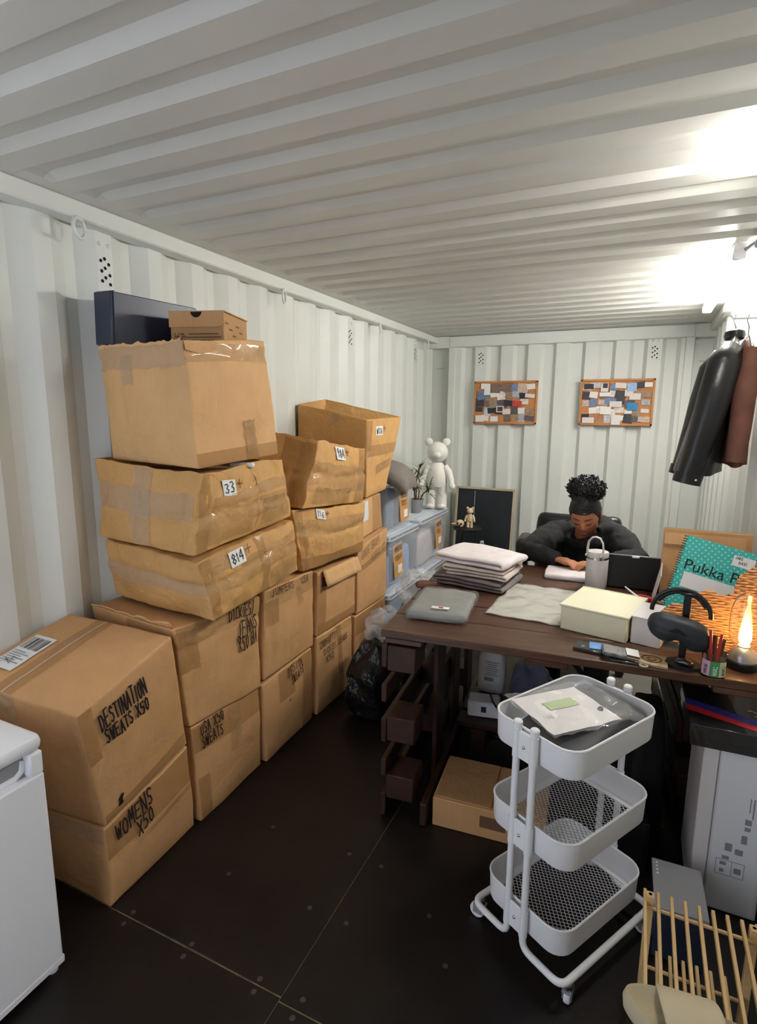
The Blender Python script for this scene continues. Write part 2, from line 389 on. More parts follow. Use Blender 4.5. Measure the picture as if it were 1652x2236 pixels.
# ================================================================== the container
WL, WR, YE, YD, H = -.06, 2.37, 5.45, -.45, 2.39     # wall crests, end wall, door opening, ceiling
def side_profile(y0, y1, flip):
    k0 = 1.543 - .256*12; pts = []; y = k0
    while y < y1 + .3:
        pts += [(y, 1.), (y+.070, 0.), (y+.142, 0.), (y+.212, 1.)]; y += .256     # trough -> crest -> trough
    q = [(s, d) for s, d in pts if y0 < s < y1]
    return [(y0, 1.)] + q + [(y1, 1.)]
pl = side_profile(YD, YE+.06, 0)
wl = struct('wall_left', extr_profile(pl, lambda s, d, t: V((WL-.036*d, s, t)), -.02, 2.40, 1), 'paint', ang=12)
wr = struct('wall_right', extr_profile(pl, lambda s, d, t: V((WR+.036*d, s, t)), -.02, 2.40, 1), 'paint', ang=12)
# end wall: corrugated sheet between two frame strips, header beam above
ep = [(.19, 0.)]; e = .385-.25
while e < 2.15:
    for s, d in ((0, 0), (.11, 0), (.14, 1), (.22, 1)):
        if .2 < e+s < 2.17: ep.append((e+s, d))
    e += .25
ep.append((2.175, 0.))
we = struct('wall_end', extr_profile(ep, lambda s, d, t: V((s, 5.43+.045*d, t)), -.02, 2.30, 1), 'paint', ang=12)
mb = MB()
mb.box((1.18, 5.46, 2.335), (2.10, .12, .105), b=.006)             # header beam
struct('trim_1', mb, 'paint')
mb = MB()
for x in (.155, 2.20): mb.box((x, 5.46, 1.13), (.07, .10, 2.32), b=.006)
struct('trim_2', mb, 'paint')
mb = MB()                                                          # corner posts in their recesses
for x0, x1 in ((-.10, .13), (2.225, 2.42)):
    mb.box(((x0+x1)/2, 5.53, 1.2), (x1-x0, .05, 2.46))
    mb.box(((x0+x1)/2, 5.455, 2.335), (x1-x0+.004, .10, .11), b=.006)
    mb.box(((x0+x1)/2, 5.49, 2.10), (.07, .03, .008))
struct('trim_3', mb, 'paint')
mb = MB(); mb.box((-.04, 2.49, 2.358), (.08, 5.9, .066), b=.007); struct('trim_4', mb, 'paint')
mb = MB(); mb.box((2.365, 2.49, 2.358), (.07, 5.9, .066), b=.007); struct('trim_5', mb, 'paint')
mb = MB(); mb.box((1.79, YD-.02, 1.19), (1.26, .04, 2.42)); struct('door_blocker', mb, 'paint')      # unseen closed leaf added behind the camera to block half the daylight
# ceiling: transverse corrugations with closed, rounded ends
cp = []; y = .867 - .196*7
while y < YE+.1:
    cp += [(y, 0.), (y+.013, 1.), (y+.078, 1.), (y+.108, 0.)]; y += .196
cp = [(YD, 0.)] + [c for c in cp if YD < c[0] < YE-.05] + [(YE+.1, 0.)]
xs = [-.1, .02, .055, .085, .12, .6, 1.2, 1.8, 2.21, 2.25, 2.28, 2.31, 2.43]; fs = [0, 0, .25, .8, 1, 1, 1, 1, 1, .8, .25, 0, 0]
mb = MB(); k = len(cp)
for x, f in zip(xs, fs): mb.v += [V((x, s, H+.022*d*f)) for s, d in cp]
mb.f = [(j*k+i, j*k+i+1, (j+1)*k+i+1, (j+1)*k+i) for j in range(len(xs)-1) for i in range(k-1)]
struct('ceiling', mb, 'roofpaint', ang=12)
mb = MB(); mb.box((1.17, 2.5, 2.43), (2.7, 6.1, .01)); struct('trim_6', mb, 'roofpaint')
# floor: plywood sheets with filled joints and countersunk screws
mb = MB(); mb.box((1.16, 2.52, -.0168), (2.62, 6.1, .03)); fl = struct('floor', mb, 'joint')
G = .0004
for x0, x1, y0, y1 in ((-.12, 1.0942, YD, 1.0895), (1.0958, 2.44, YD, 1.078), (-.12, 1.0942, 1.0935, 3.52), (1.0958, 2.44, 1.082, 3.52), (-.12, 1.0942, 3.524, 5.54), (1.0958, 2.44, 3.524, 5.54)):
    p = MB(); p.box(((x0+x1)/2, (y0+y1)/2, -.0078), (x1-x0-G, y1-y0-G, .016), b=.0012); obj('floor_panel', p, 'floor', fl)
SC = [(.493, 1.11), (.5, 1.066), (.751, 1.106), (.756, 1.064), (1.01, 1.108), (1.016, 1.07), (1.156, 1.112), (1.157, 1.058), (.674, 1.371), (.682, 1.632), (1.024, 1.64), (1.157, 1.639), (1.152, 1.377), (1.014, 1.376), (1.49, 1.38), (1.387, 1.52)]
sm = MB(); sm.lathe([(.0085, 0), (.0085, .0012), (.006, .0014), (.0035, .0003), (0, .0003)], seg=10)
s0 = obj('floor_screw', sm, 'screwm', fl); s0.location = (*SC[0], 0)
for x, y in SC[1:]:
    c = s0.copy(); COL.objects.link(c); c.location = (x, y, 0)
# vents: clusters of small holes under two weld dimples
def vent(parent, pos, axis):
    hb = MB(); db = MB()
    for (a, b) in ((0, .04), (-.018, .03), (.018, .022), (0, .005), (-.016, -.008), (.02, -.018), (0, -.03), (-.016, -.045), (.02, -.052)):
        c = V(pos) + (V((0, a, b)) if axis == 'x' else V((a, 0, b)))
        n = V((1, 0, 0)) if axis == 'x' else V((0, -1, 0)); t = V((0, 1, 0)) if axis == 'x' else V((1, 0, 0))
        hb.add([c+n*.0015+(t*math.cos(2*PI*i/10)+V((0, 0, 1))*math.sin(2*PI*i/10))*.0066 for i in range(10)], [tuple(range(10))])
    o = obj('vent_holes', hb, 'hole_shade', parent, recalc=False); o['kind'] = 'stuff'
    for a in (-.02, .02):
        c = V(pos) + (V((0, a, .092)) if axis == 'x' else V((a, 0, .092)))
        db.sphere(c, .008, 10, 6)
    obj('weld_dimple', db, 'paint', parent)
for y in (1.648, 3.696, 4.976): vent(wl, (WL, y, 2.19), 'x')
for x in (.44, 1.94): vent(we, (x, 5.43, 2.18), 'y')
# lashing rings under the side rails
rg = None
for i, (x, y) in enumerate(((.012, 1.49), (.012, 2.77), (.012, 4.06), (.012, 5.13))):
    if rg is None:
        t = thing('lashing_ring', 'grey painted steel lashing ring hanging under the ceiling rail of the wall behind the cartons', 'lashing ring', (x, y, 2.325), group='lashing rings under the rail')
        b = MB(); b.tube([(0, .034*math.cos(a), -.036+.034*math.sin(a)) for a in [2*PI*i/20 for i in range(20)]], .0065, 8, closed=True); obj('ring', b, 'paint', t)
        b = MB(); b.box((-.004, 0, -.004), (.022, .035, .016), b=.004); obj('bracket', b, 'paint', t); rg = t
        t.rotation_euler = (0, 0, .35)
    else:
        c = copy_tree(rg); c.location = (x, y, 2.325)
# ------------------------------------------------------------------ ceiling battens (the lamps of the room)
for i, (y0, y1) in enumerate(((3.03, 4.46), (1.80, 2.17))):
    t = thing('batten_light', ('white fluorescent batten light shining above the hanging jackets', 'white fluorescent batten light on the ceiling edge, partly out of frame')[i], 'light', (2.225, (y0+y1)/2, H))
    L = y1-y0
    b = MB(); b.box((.0, 0, -.014), (.05, L, .028), b=.004); obj('housing', b, 'whitep', t)
    b = soft((.058, L-.03, .044), .02, (3, 2, 3)); b.xf(T(0, 0, -.072)); obj('diffuser', b, 'tube', t)
    for s in (-1, 1):
        b = MB(); b.box((0, s*(L/2-.008), -.046), (.056, .02, .05), b=.008); obj('end_cap', b, 'whitep', t)
    b = MB(); b.tube([(.02, -L/2, -.03), (.045, -L/2-.05, -.02), (.07, -L/2-.1, -.03)], .008, 8); b.box((.065, -L/2-.1, -.035), (.05, .06, .04), b=.006); obj('cable_box', b, 'grey', t)
# ================================================================== cartons against the left wall
class Carton:
    """deformed cardboard box: 8 corners, bulged and dented faces; F/B = front (towards the aisle) / back corners
    ordered near-bottom, far-bottom, far-top, near-top"""
    def __init__(s, label, F, B=None, xb=-.045, bulge=(.008, .008, .0), amp=.004, freq=5., seed=1, mat='card', open_top=False, creases=(), floorz=None, group='cardboard cartons stacked along the wall', r=.006, name='cardboard_box', n=24):
        F = [V(p) for p in F]; B = [V(p) for p in B] if B else [V((xb, p.y, p.z)) for p in F]
        s.c = {(1, 0, 0): F[0], (1, 1, 0): F[1], (1, 1, 1): F[2], (1, 0, 1): F[3], (0, 0, 0): B[0], (0, 1, 0): B[1], (0, 1, 1): B[2], (0, 0, 1): B[3]}
        s.bulge, s.amp, s.freq, s.seed, s.cr = bulge, amp, freq, seed, creases
        s.D = ((F[0]-B[0]).length, (F[1]-F[0]).length, (F[3]-F[0]).length); s.r = r
        cb = (F[0]+F[1]+B[0]+B[1])/4; cb.z = min(p.z for p in F[:2]+B[:2])
        s.root = thing(name, label, 'box', tuple(cb), group=group)
        vs, fs = cubegrid(ts(n, .035), ts(n, .035), ts(n, .035))
        P = [s.P(*p) for p in vs]
        if open_top: fs = [f for f in fs if not all(vs[i][2] == 1 for i in f)]
        mb = MB(); mb.add(P, fs); s.body = obj('body', mb, mat, s.root, world=True, recalc=not open_top, ang=50)
        if open_top:
            md = s.body.modifiers.new('wall', 'SOLIDIFY'); md.thickness = .006; md.offset = -1
    def tri(s, a, b, c):
        o = V((0, 0, 0))
        for (i, j, k), p in s.c.items(): o += p*((a if i else 1-a)*(b if j else 1-b)*(c if k else 1-c))
        return o
    def P(s, a, b, c):
        D = s.D; r = s.r; q = [a*D[0], b*D[1], c*D[2]]
        ci = [min(max(q[i], r), D[i]-r) for i in range(3)]; d = V([q[i]-ci[i] for i in range(3)])
        if d.length > 1e-7: d = d.normalized()*r
        a, b, c = [(ci[i]+d[i])/D[i] for i in range(3)]
        p = s.tri(a, b, c); e = .03
        ea = (s.tri(a+e, b, c)-s.tri(a-e, b, c)).normalized(); eb = (s.tri(a, b+e, c)-s.tri(a, b-e, c)).normalized(); ec = (s.tri(a, b, c+e)-s.tri(a, b, c-e)).normalized()
        sn = lambda t: max(0., math.sin(PI*min(max(t, 0), 1)))**.8
        p = p + ea*(s.bulge[0]*sn(b)*sn(c)*a) - eb*(s.bulge[1]*sn(a)*sn(c)*(1-b)) + ec*(s.bulge[2]*sn(a)*sn(b)*c)
        for kind, t, am, wd in s.cr:        # creases: 'b' across the front, 'c' horizontal, 'n' down the near side
            if kind == 'b': p -= ea*(am*a*math.exp(-((b-t-.04*math.sin(c*7+s.seed))/wd)**2)*sn(c)**.4)
            elif kind == 'c': p -= ea*(am*a*math.exp(-((c-t-.04*math.sin(b*6+s.seed))/wd)**2)) ; p += eb*(am*(1-b)*math.exp(-((c-t-.03*math.sin(a*6))/wd)**2))
            elif kind == 'n': p += eb*(am*(1-b)*math.exp(-((a-t)/wd)**2)*sn(c)**.4)
        o = V((s.seed*5.7, s.seed*2.3, s.seed*9.1))
        nz = noise.noise_vector(p*s.freq+o)*s.amp + noise.noise_vector(p*s.freq*2.7+o)*s.amp*.4 + noise.noise_vector(p*s.freq*6+o)*s.amp*(.24 if s.amp > .009 else .13)
        nz.z *= min(1, c*4)
        return p+nz
    def S(s, f, u, v, off=0.):
        g = {'F': lambda u, v: (1, u, v), 'N': lambda u, v: (u, 0, v), 'T': lambda u, v: (u, v, 1)}[f]
        p = s.P(*g(u, v))
        if off:
            e = .02; du = s.P(*g(u+e, v))-s.P(*g(u-e, v)); dv = s.P(*g(u, v+e))-s.P(*g(u, v-e))
            p = p + du.cross(dv).normalized()*off
        return p
    def patch(s, name, f, u0, u1, v0, v1, m, off=.0026, skew=0., label=None, jag=0., nu=None, nv=None):
        d = {'F': (s.D[1], s.D[2]), 'N': (s.D[0], s.D[2]), 'T': (s.D[0], s.D[1])}[f]
        nu = nu or max(2, min(36, int((u1-u0)*d[0]/.014))); nv = nv or max(2, min(36, int((v1-v0)*d[1]/.014)))
        rnd = random.Random(s.seed*31+int(u0*100)); jg = [rnd.uniform(-jag, jag) for _ in range(40)]
        def fn(u, v):
            uu = u0+(u1-u0)*u + jg[int(v*nv) % 40]*(1 if u in (0, 1) else 0); vv = v0+(v1-v0)*v+skew*(u-.5) + jg[(int(u*nu)+17) % 40]*(1 if v in (0, 1) else 0)
            return s.S(f, min(max(uu, .001), .999), min(max(vv, .001), .999), off)
        mb = MB(); mb.grid(fn, nu, nv); o = obj(name, mb, m, s.root, world=True, recalc=False)
        if label: o['label'] = label
        return o
    def write(s, f, text, u, v, h, wd=.006, slope=0., m='ink', off=.0075, asp=.62, seed=1, gap=.28, name='handwriting', W=None):
        d = {'F': (s.D[1], s.D[2]), 'N': (s.D[0], s.D[2]), 'T': (s.D[0], s.D[1])}[f]
        mb = ribbons(strokes(text, h, asp, gap, slope, seed=seed, W=W), wd, lambda x, y: s.S(f, min(max(u+x/d[0], .002), .998), min(max(v+y/d[1], .002), .998), off))
        return obj(name, mb, m, s.root, world=True, recalc=False, smooth=False)
    def sticker(s, text, f, u, v, w_, h_, slope=0., seed=3, plus=True):
        d = {'F': (s.D[1], s.D[2]), 'N': (s.D[0], s.D[2])}[f]; ex, ey = w_*.5/d[0], h_*.5/d[1]
        pc = sum((s.S(f, u+a*ex, v+b*ey) for a in (-1, 0, 1) for b in (-1, 0, 1)), V((0, 0, 0)))/9      # mean plane under the sticker
        du = (s.S(f, u+ex, v)-s.S(f, u-ex, v)).normalized(); nn = du.cross(s.S(f, u, v+ey)-s.S(f, u, v-ey)).normalized(); dv = nn.cross(du)
        off = max((s.S(f, u+a*ex, v+b*ey)-pc).dot(nn) for a in (-1, -.5, 0, .5, 1) for b in (-1, -.5, 0, .5, 1))+.002
        pm = lambda x, y, o_: pc+du*x+dv*(y+slope*x)+nn*(off+o_)
        mb = MB(); mb.grid(lambda a, b: pm((a-.5)*w_, (b-.5)*h_, 0), 2, 2)
        o = obj('number_sticker', mb, 'label', s.root, world=True, recalc=False); o['label'] = 'white number sticker'
        h = h_*.62; ws = w_*.74
        mb = ribbons(strokes(text, h, .55, .2, 0, jit=.03, seed=seed, W=ws*1.12), h*.12, lambda x, y: pm(x-ws*.5, y-h*.5, .0012))
        k = obj('digits', mb, 'ink', o, world=False, recalc=False, smooth=False)
        k.data.transform(s.root.matrix_basis.inverted())
        if plus:
            mb = ribbons(strokes('+', h_*.55, .9, 0, 0, seed=5), .004, lambda x, y: pm(w_*.62+x, y-h_*.1, .001))
            obj('plus_mark', mb, 'inkr', s.root, world=True, recalc=False, smooth=False)
# ---- column A
c = Carton('squashed carton marked WOMENS X50 under the carton with the shipping label',
    [(.412, 1.09, 0), (.39, 1.505, 0), (.402, 1.478, .372), (.405, 1.10, .288)], [(-.05, 1.09, 0), (-.05, 1.505, 0), (-.05, 1.46, .39), (-.05, 1.05, .30)], bulge=(.012, .01, 0), amp=.006, seed=1)
c.write('F', 'WOMENS', .10, .74, .052, 0.0058, .08, seed=2, W=0.170); c.write('F', 'X50', .30, .58, .05, W=.08, wd=.0058, slope=.08, seed=3)
c.patch('tape', 'F', .01, .99, .60, .985, 'tapeb', skew=.0); c.patch('tape', 'F', .30, .98, .50, .56, 'tape', 0.0034, skew=.05)
c.patch('tape', 'N', .2, .98, .8, .98, 'tapew')
a2 = Carton('large tilted carton marked DESTINATION SWEATS X50 with a shipping label on top',
    [(.405, 1.098, .296), (.405, 1.475, .382), (.405, 1.427, .838), (.405, 1.035, .72)], [(-.05, 1.04, .31), (-.05, 1.43, .40), (-.05, 1.365, .872), (-.05, .96, .79)], bulge=(.010, .006, .004), amp=.004, seed=2)
c = a2
c.write('F', 'DESTINATION', .155, .765, .058, 0.0061, .0, asp=.42, gap=.2, seed=4, W=0.185); c.write('F', 'SWEATS X50', .17, .635, .046, 0.0061, .0, asp=.5, gap=.24, seed=6, W=0.175)
c.patch('tape', 'F', .0, .12, .55, .99, 'tapeb'); c.patch('tape', 'F', .02, .98, .0, .10, 'tapeb', skew=.05)
c.patch('tape', 'T', .30, .46, .0, 1., 'tapeb'); c.patch('tape_edge', 'T', .372, .386, .0, 1., 'label', .002)
c.patch('tape', 'N', .28, .48, .8, 1., 'tapew', jag=.01)
o = c.patch('shipping_label', 'T', .06, .26, .18, .62, 'label', .0045, label='white shipping label with barcode')
mb = MB()
for i in range(22):
    u = .075+.17*i/22; mb.grid(lambda a, b: c.S('T', u+a*random.Random(i).choice((.002, .003, .005)), .43+.15*b, .006), 1, 3)
obj('barcode', mb, 'ink', c.root, world=True, recalc=False, smooth=False)
mb = MB()
for i in range(6):
    v = .385-.025*i; mb.grid(lambda a, b: c.S('T', .075+a*(.16 if i % 2 else .11), v+.009*b, .006), 4, 1)
obj('print_lines', mb, 'print', c.root, world=True, recalc=False, smooth=False)
mb = ribbons([[(0, 0), (.06, .05), (.02, .06), (.09, .02), (.05, .10), (.10, .09)]], .003, lambda x, y: c.S('T', .09+x, .22+y, .0065)); obj('signature', mb, 'ink', c.root, world=True, recalc=False, smooth=False)
mb = ribbons([[(0, 0), (.012, .03), (.002, .02), (.008, .0)]], .012, lambda x, y: c.S('F', .17+x/.39, .07+y/.44, .003)); obj('ink_blot', mb, 'ink', c.root, world=True, recalc=False, smooth=False)
# ---- column B
c = Carton('carton marked USA X50 SWEATS standing on the floor beside the WOMENS carton',
    [(.402, 1.527, 0), (.39, 1.945, 0), (.392, 1.94, .392), (.395, 1.508, .428)], bulge=(.012, .01, 0), amp=.006, seed=3)
c.write('F', 'USA X50', .10, .875, .046, 0.0050, .06, seed=7, asp=.5, W=0.140); c.write('F', 'SWEATS', .10, .745, .046, 0.0050, .06, seed=8, asp=.5, W=0.125)
c.patch('tape', 'F', .01, .99, .72, .99, 'tapeb', 0.0026); c.patch('tape', 'F', .5, .66, .5, .99, 'tape', 0.0034)
c.patch('torn_edge', 'F', .12, .98, .30, .315, 'card3', .002, skew=.22); c.patch('tape', 'F', .02, .16, .0, .45, 'tapeb', 0.0026)
b2 = Carton('carton marked JEANS X50 with a torn open top flap, under the box tagged 814',
    [(.402, 1.50, .434), (.40, 1.945, .398), (.402, 1.95, .834), (.40, 1.445, .852)], [(-.05, 1.50, .44), (-.05, 1.945, .40), (-.05, 1.95, .85), (-.05, 1.46, .88)], bulge=(.014, .012, -.01), amp=.008, seed=4, creases=(('b', .1, .01, .05), ('c', .82, .006, .04)))
c = b2
c.write('F', 'DICKIES/', .58, .86, .05, 0.0047, -.02, seed=9, asp=.5, m='ink', W=0.150); c.write('F', 'JEANS', .66, .66, .062, 0.0054, .05, seed=10, asp=.48, W=0.130); c.write('F', 'X50 BA', .66, .52, .058, 0.0054, .05, seed=11, asp=.48, W=0.130)
c.patch('tape', 'F', .02, .98, .80, .99, 'tape', 0.0028); c.patch('tape', 'N', .45, .99, .55, .98, 'tapeb'); c.patch('tape', 'F', .0, .2, .55, .95, 'tapeb', 0.0026)
mb = MB()
def torn(u, v):
    p = c.S('T', .04+.94*u, .03, .0); return p + V((0, -.012-.02*v, (.010+.020*u*u+.016*noise.noise(V((u*7, 2.3, 0))))*v))
mb.grid(torn, 24, 3); obj('torn_flap', mb, 'card3', c.root, world=True, recalc=False).modifiers.new('t', 'SOLIDIFY').thickness = .004
# ---- column C
c = Carton('carton marked DESTIN SWEATS on the floor between the USA and the JEANS cartons',
    [(.402, 1.968, 0), (.39, 2.402, 0), (.395, 2.392, .41), (.395, 1.958, .395)], bulge=(.014, .01, 0), amp=.006, seed=5)
c.write('F', 'DESTIN', .46, .86, .042, 0.0043, .12, seed=12, asp=.4, W=0.130); c.write('F', 'SWEATS', .52, .74, .04, 0.0043, .12, seed=13, asp=.4, W=0.110)
c.patch('tape', 'F', .28, .58, .62, .99, 'tapeb'); c.patch('tape', 'F', .75, .99, .0, .99, 'tapeb', 0.0026); c.patch('dark_spot', 'F', .46, .48, .54, .58, 'inkb', .002)
c = Carton('carton marked JUMPERS USA with a shiny taped top, beside the JEANS carton',
    [(.402, 1.965, .416), (.40, 2.41, .422), (.40, 2.42, .832), (.405, 1.985, .842)], [(-.05, 1.965, .41), (-.05, 2.41, .42), (-.05, 2.42, .84), (-.05, 1.985, .84)], bulge=(.012, .012, 0), amp=.007, seed=6, creases=(('b', .12, .008, .04),))
c.write('F', 'JUMPERS', .12, .90, .036, 0.0036, .03, seed=14, asp=.62, W=0.190); c.write('F', 'USA', .70, .905, .036, 0.0036, .03, seed=15, W=0.080)
c.patch('tape', 'F', .02, .98, .78, .99, 'tape', 0.0028); c.patch('tape', 'F', .02, .24, .6, .86, 'tapeb', 0.0026); c.patch('tape', 'F', .6, .72, .66, .9, 'tape', 0.0034)
# ---- column D
c = Carton('carton with two marker lines and X50 below the one with folded-down flap',
    [(.402, 2.44, 0), (.40, 2.86, 0), (.40, 2.835, .441), (.40, 2.437, .452)], bulge=(.012, .01, 0), amp=.006, seed=7)
c.write('F', 'CARHARTT/', .05, .84, .042, 0.0040, .05, seed=16, asp=.44, gap=.2, W=0.200); c.write('F', 'DICKIES JEANS', .14, .73, .036, 0.0040, .05, seed=17, asp=.4, gap=.18, W=0.290); c.write('F', 'X50', .18, .62, .038, 0.0040, .05, seed=18)
c.patch('tape', 'F', .54, .66, .33, .99, 'tapeb'); c.patch('tape', 'F', .01, .99, .9, .99, 'tape', 0.0028)
c = Carton('carton with its top flap folded down in front, beside the JUMPERS carton',
    [(.402, 2.44, .458), (.40, 2.885, .448), (.40, 2.90, .794), (.40, 2.467, .805)], bulge=(.01, .01, -.01), amp=.007, seed=8, creases=(('b', .08, .008, .04),))
c.patch('tape', 'F', .02, .98, .0, .16, 'tapeb'); c.patch('tape', 'F', .0, .16, .0, .95, 'tapeb', 0.0026)
c.patch('flap_shadow', 'F', .08, .80, .74, .90, 'hole_shade', .001)  # black patch paints the shadow behind and beneath the hanging flap
mb = MB(); mb.grid(lambda u, v: V((.405+.03*v+.003*math.sin(u*7), 2.50+.40*u, .808-.012*u-.085*v)), 12, 4); obj('flap', mb, 'card3', c.root, world=True, recalc=False).modifiers.new('t', 'SOLIDIFY').thickness = .005
# ---- column E
c = Carton('carton marked KIDS X50 on the floor next to the clear bins',
    [(.402, 2.872, 0), (.40, 3.32, 0), (.40, 3.33, .415), (.40, 2.885, .42)], bulge=(.008, .008, 0), amp=.005, seed=9)
c.write('F', 'KIDS MIX', .58, .80, .04, 0.0036, .05, seed=19, asp=.42, m='inkb', W=0.150); c.write('F', 'X50', .66, .67, .035, 0.0036, .05, seed=20, m='inkb')
c.patch('tape', 'F', .01, .99, .70, .99, 'tapeb')
e2 = Carton('tall carton with faded marker writing and a slanted open top, next to the clear bins',
    [(.402, 2.91, .425), (.40, 3.35, .42), (.40, 3.356, .892), (.40, 2.93, .831)], [(-.05, 2.91, .425), (-.05, 3.35, .42), (-.05, 3.356, .90), (-.05, 2.93, .86)], bulge=(.01, .008, 0), amp=.005, seed=10)
c = e2
c.write('F', 'EDDIE BAUER', .10, .82, .045, 0.0032, .12, seed=21, asp=.36, gap=.16, m='inkb', W=0.260); c.write('F', 'FLEECE X25', .40, .70, .036, 0.0032, .12, seed=22, asp=.36, gap=.16, m='inkb', W=0.220)
c.patch('tape', 'F', .01, .99, .66, .74, 'tapeb', skew=.04); c.patch('flap_edge', 'T', .90, .98, .0, .9, 'card3', .003)
# ---- sagging boxes on top
c = Carton('sagging taped carton tagged 814 under the box tagged 33',
    [(.488, 1.565, .858), (.452, 2.19, .895), (.45, 2.165, 1.15), (.445, 1.545, 1.09)], [(-.05, 1.56, .89), (-.05, 2.19, .89), (-.05, 2.17, 1.14), (-.05, 1.55, 1.125)], bulge=(.035, .02, 0), amp=.017, freq=5, seed=11, mat='card2',
    creases=(('b', .07, .012, .03), ('b', .3, .006, .03), ('c', .62, .008, .05), ('n', .9, .01, .03)))
c.sticker('814', 'F', .28, .83, .085, .062, .12, 3)
c.patch('tape', 'F', .0, 1., .44, .66, 'tape', 0.0030); c.patch('tape', 'N', .0, 1., .42, .66, 'tapew', 0.0030); c.patch('tape', 'F', .50, .60, .02, .98, 'tapeb', 0.0026)
c.patch('tape', 'F', .08, .24, .72, .98, 'tape', 0.0036); c.patch('tape', 'F', .0, .08, .02, .98, 'tapeb', 0.0026)
c.patch('tape', 'F', .3, .98, .68, .80, 'tape', .0032, skew=.06); c.patch('tape', 'F', .62, .98, .05, .36, 'tape', .0030)
c33 = Carton('open sagging carton tagged 33 with crossed frosted tape on its side',
    [(.458, 1.505, 1.122), (.442, 2.175, 1.162), (.442, 2.10, 1.436), (.445, 1.562, 1.424)], [(-.05, 1.52, 1.145), (-.05, 2.15, 1.165), (-.05, 2.1, 1.445), (-.05, 1.53, 1.46)], bulge=(.03, .012, 0), amp=.016, freq=5, seed=12, mat='card2', open_top=True,
    creases=(('b', .12, .012, .03), ('b', .62, .010, .02), ('c', .45, .008, .05), ('n', .88, .012, .03)))
c = c33
c.sticker('33', 'F', .28, .76, .075, .062, -.06, 4)
c.patch('tape', 'N', .02, .98, .40, .72, 'tapew', 0.0030, skew=-.05); c.patch('tape', 'N', .40, .58, .02, .98, 'tapew', 0.0036); c.patch('tape', 'F', .0, 1., .28, .52, 'tape', 0.0030, skew=.08)
c.patch('tape', 'F', .02, .12, .02, .98, 'tapeb', 0.0026); c.patch('tape', 'F', .62, .95, .1, .5, 'tape', 0.0036)
c.patch('tape', 'F', .14, .98, .56, .70, 'tape', .0032, skew=.10); c.patch('tape', 'F', .10, .5, .06, .26, 'tape', .003)
mb = ribbons([[(.58, .98), (.60, .7), (.565, .4), (.54, .1)]], .004, lambda x, y: c.S('F', x, y, .002)); obj('fold_line', mb, 'inkb', c.root, world=True, recalc=False)
mb = MB(); mb.grid(lambda u, v: V((-.02+.44*u, 1.57+.5*v, 1.405+.01*math.sin(5*v))), 6, 6); obj('inner_flap', mb, 'cardin', c.root, world=True, recalc=False)
mb = soft((.10, .035, .02), .008, (3, 3, 2), .004, 30); mb.xf(T(.405, 1.86, 1.418, rz=.4)); obj('polybag_corner', mb, 'label', c.root, world=True)
big = Carton('large crumpled carton with torn taped rim holding a navy and a brown box',
    [(.44, 1.57, 1.436), (.44, 2.08, 1.462), (.44, 1.99, 1.94), (.442, 1.518, 1.888)], [(.0, 1.57, 1.455), (.0, 2.05, 1.465), (.0, 1.98, 1.92), (.02, 1.53, 1.874)], bulge=(.012, .02, 0), amp=.008, freq=4, seed=13, mat='card3', open_top=True,
    creases=(('n', .25, .008, .03), ('c', .86, .006, .04)))
c = big
c.patch('tape', 'F', .0, 1., .82, .96, 'tape', 0.0030, skew=-.02); c.patch('tape', 'N', .0, 1., .80, .99, 'tapew', 0.0030, jag=.012); c.patch('tape', 'F', .54, .70, .0, .34, 'tapeb', 0.0030, jag=.01); c.patch('tape', 'F', .0, 1., .0, .12, 'tapeb', 0.0026)
c.patch('tape', 'N', .28, .42, .68, .92, 'tapew', 0.0036, jag=.01); c.patch('tape', 'F', .56, .69, .06, .32, 'tape', 0.0046)
mb = MB(); mb.grid(lambda u, v: V((.02+.41*u, 1.535+.45*v, 1.862+.01*math.sin(6*u)+.02*v)), 6, 6); obj('inner_flap', mb, 'cardin', c.root, world=True, recalc=False)
mb = MB()
rnd = random.Random(5); jg = [rnd.uniform(0, .02) for _ in range(40)]
mb.grid(lambda u, v: c.S('N', .01+.98*u, .985, .001)+V((0, -.002*v, (.010+.010*noise.noise(V((u*11, 4.1, 0)))+.3*jg[int(u*30)])*v)), 30, 2); obj('torn_rim', mb, 'card3', c.root, world=True, recalc=False)
mb = MB(); mb.grid(lambda u, v: c.S('F', .01+.35*u, .99-.10*v*(1-.8*abs(u-.5)), .004+.004*v), 8, 4); obj('folded_flap', mb, 'card', c.root, world=True, recalc=False)
# boxes in it
t = thing('shoe_box', 'navy blue box standing on its side in the large crumpled carton', 'box', (.08, 1.72, 1.886), rz=-.10)
mb = MB(); mb.box((0, 0, .095), (.10, .40, .19), rot=Matrix.Rotation(.05, 3, 'Y'), b=.003); obj('body', mb, 'navy', t)
mb = MB(); mb.box((.004, -.2+.012, .095), (.104, .004, .195), rot=Matrix.Rotation(.05, 3, 'Y')); obj('lid_edge', mb, 'navy', t)
t = thing('shoe_box', 'small brown shoebox with a thumb notch lid beside the navy box', 'box', (.298, 1.827, 1.888), rz=.30)
mb = MB(); mb.box((0, 0, .064), (.215, .24, .128), b=.003); obj('body', mb, 'cardin', t)
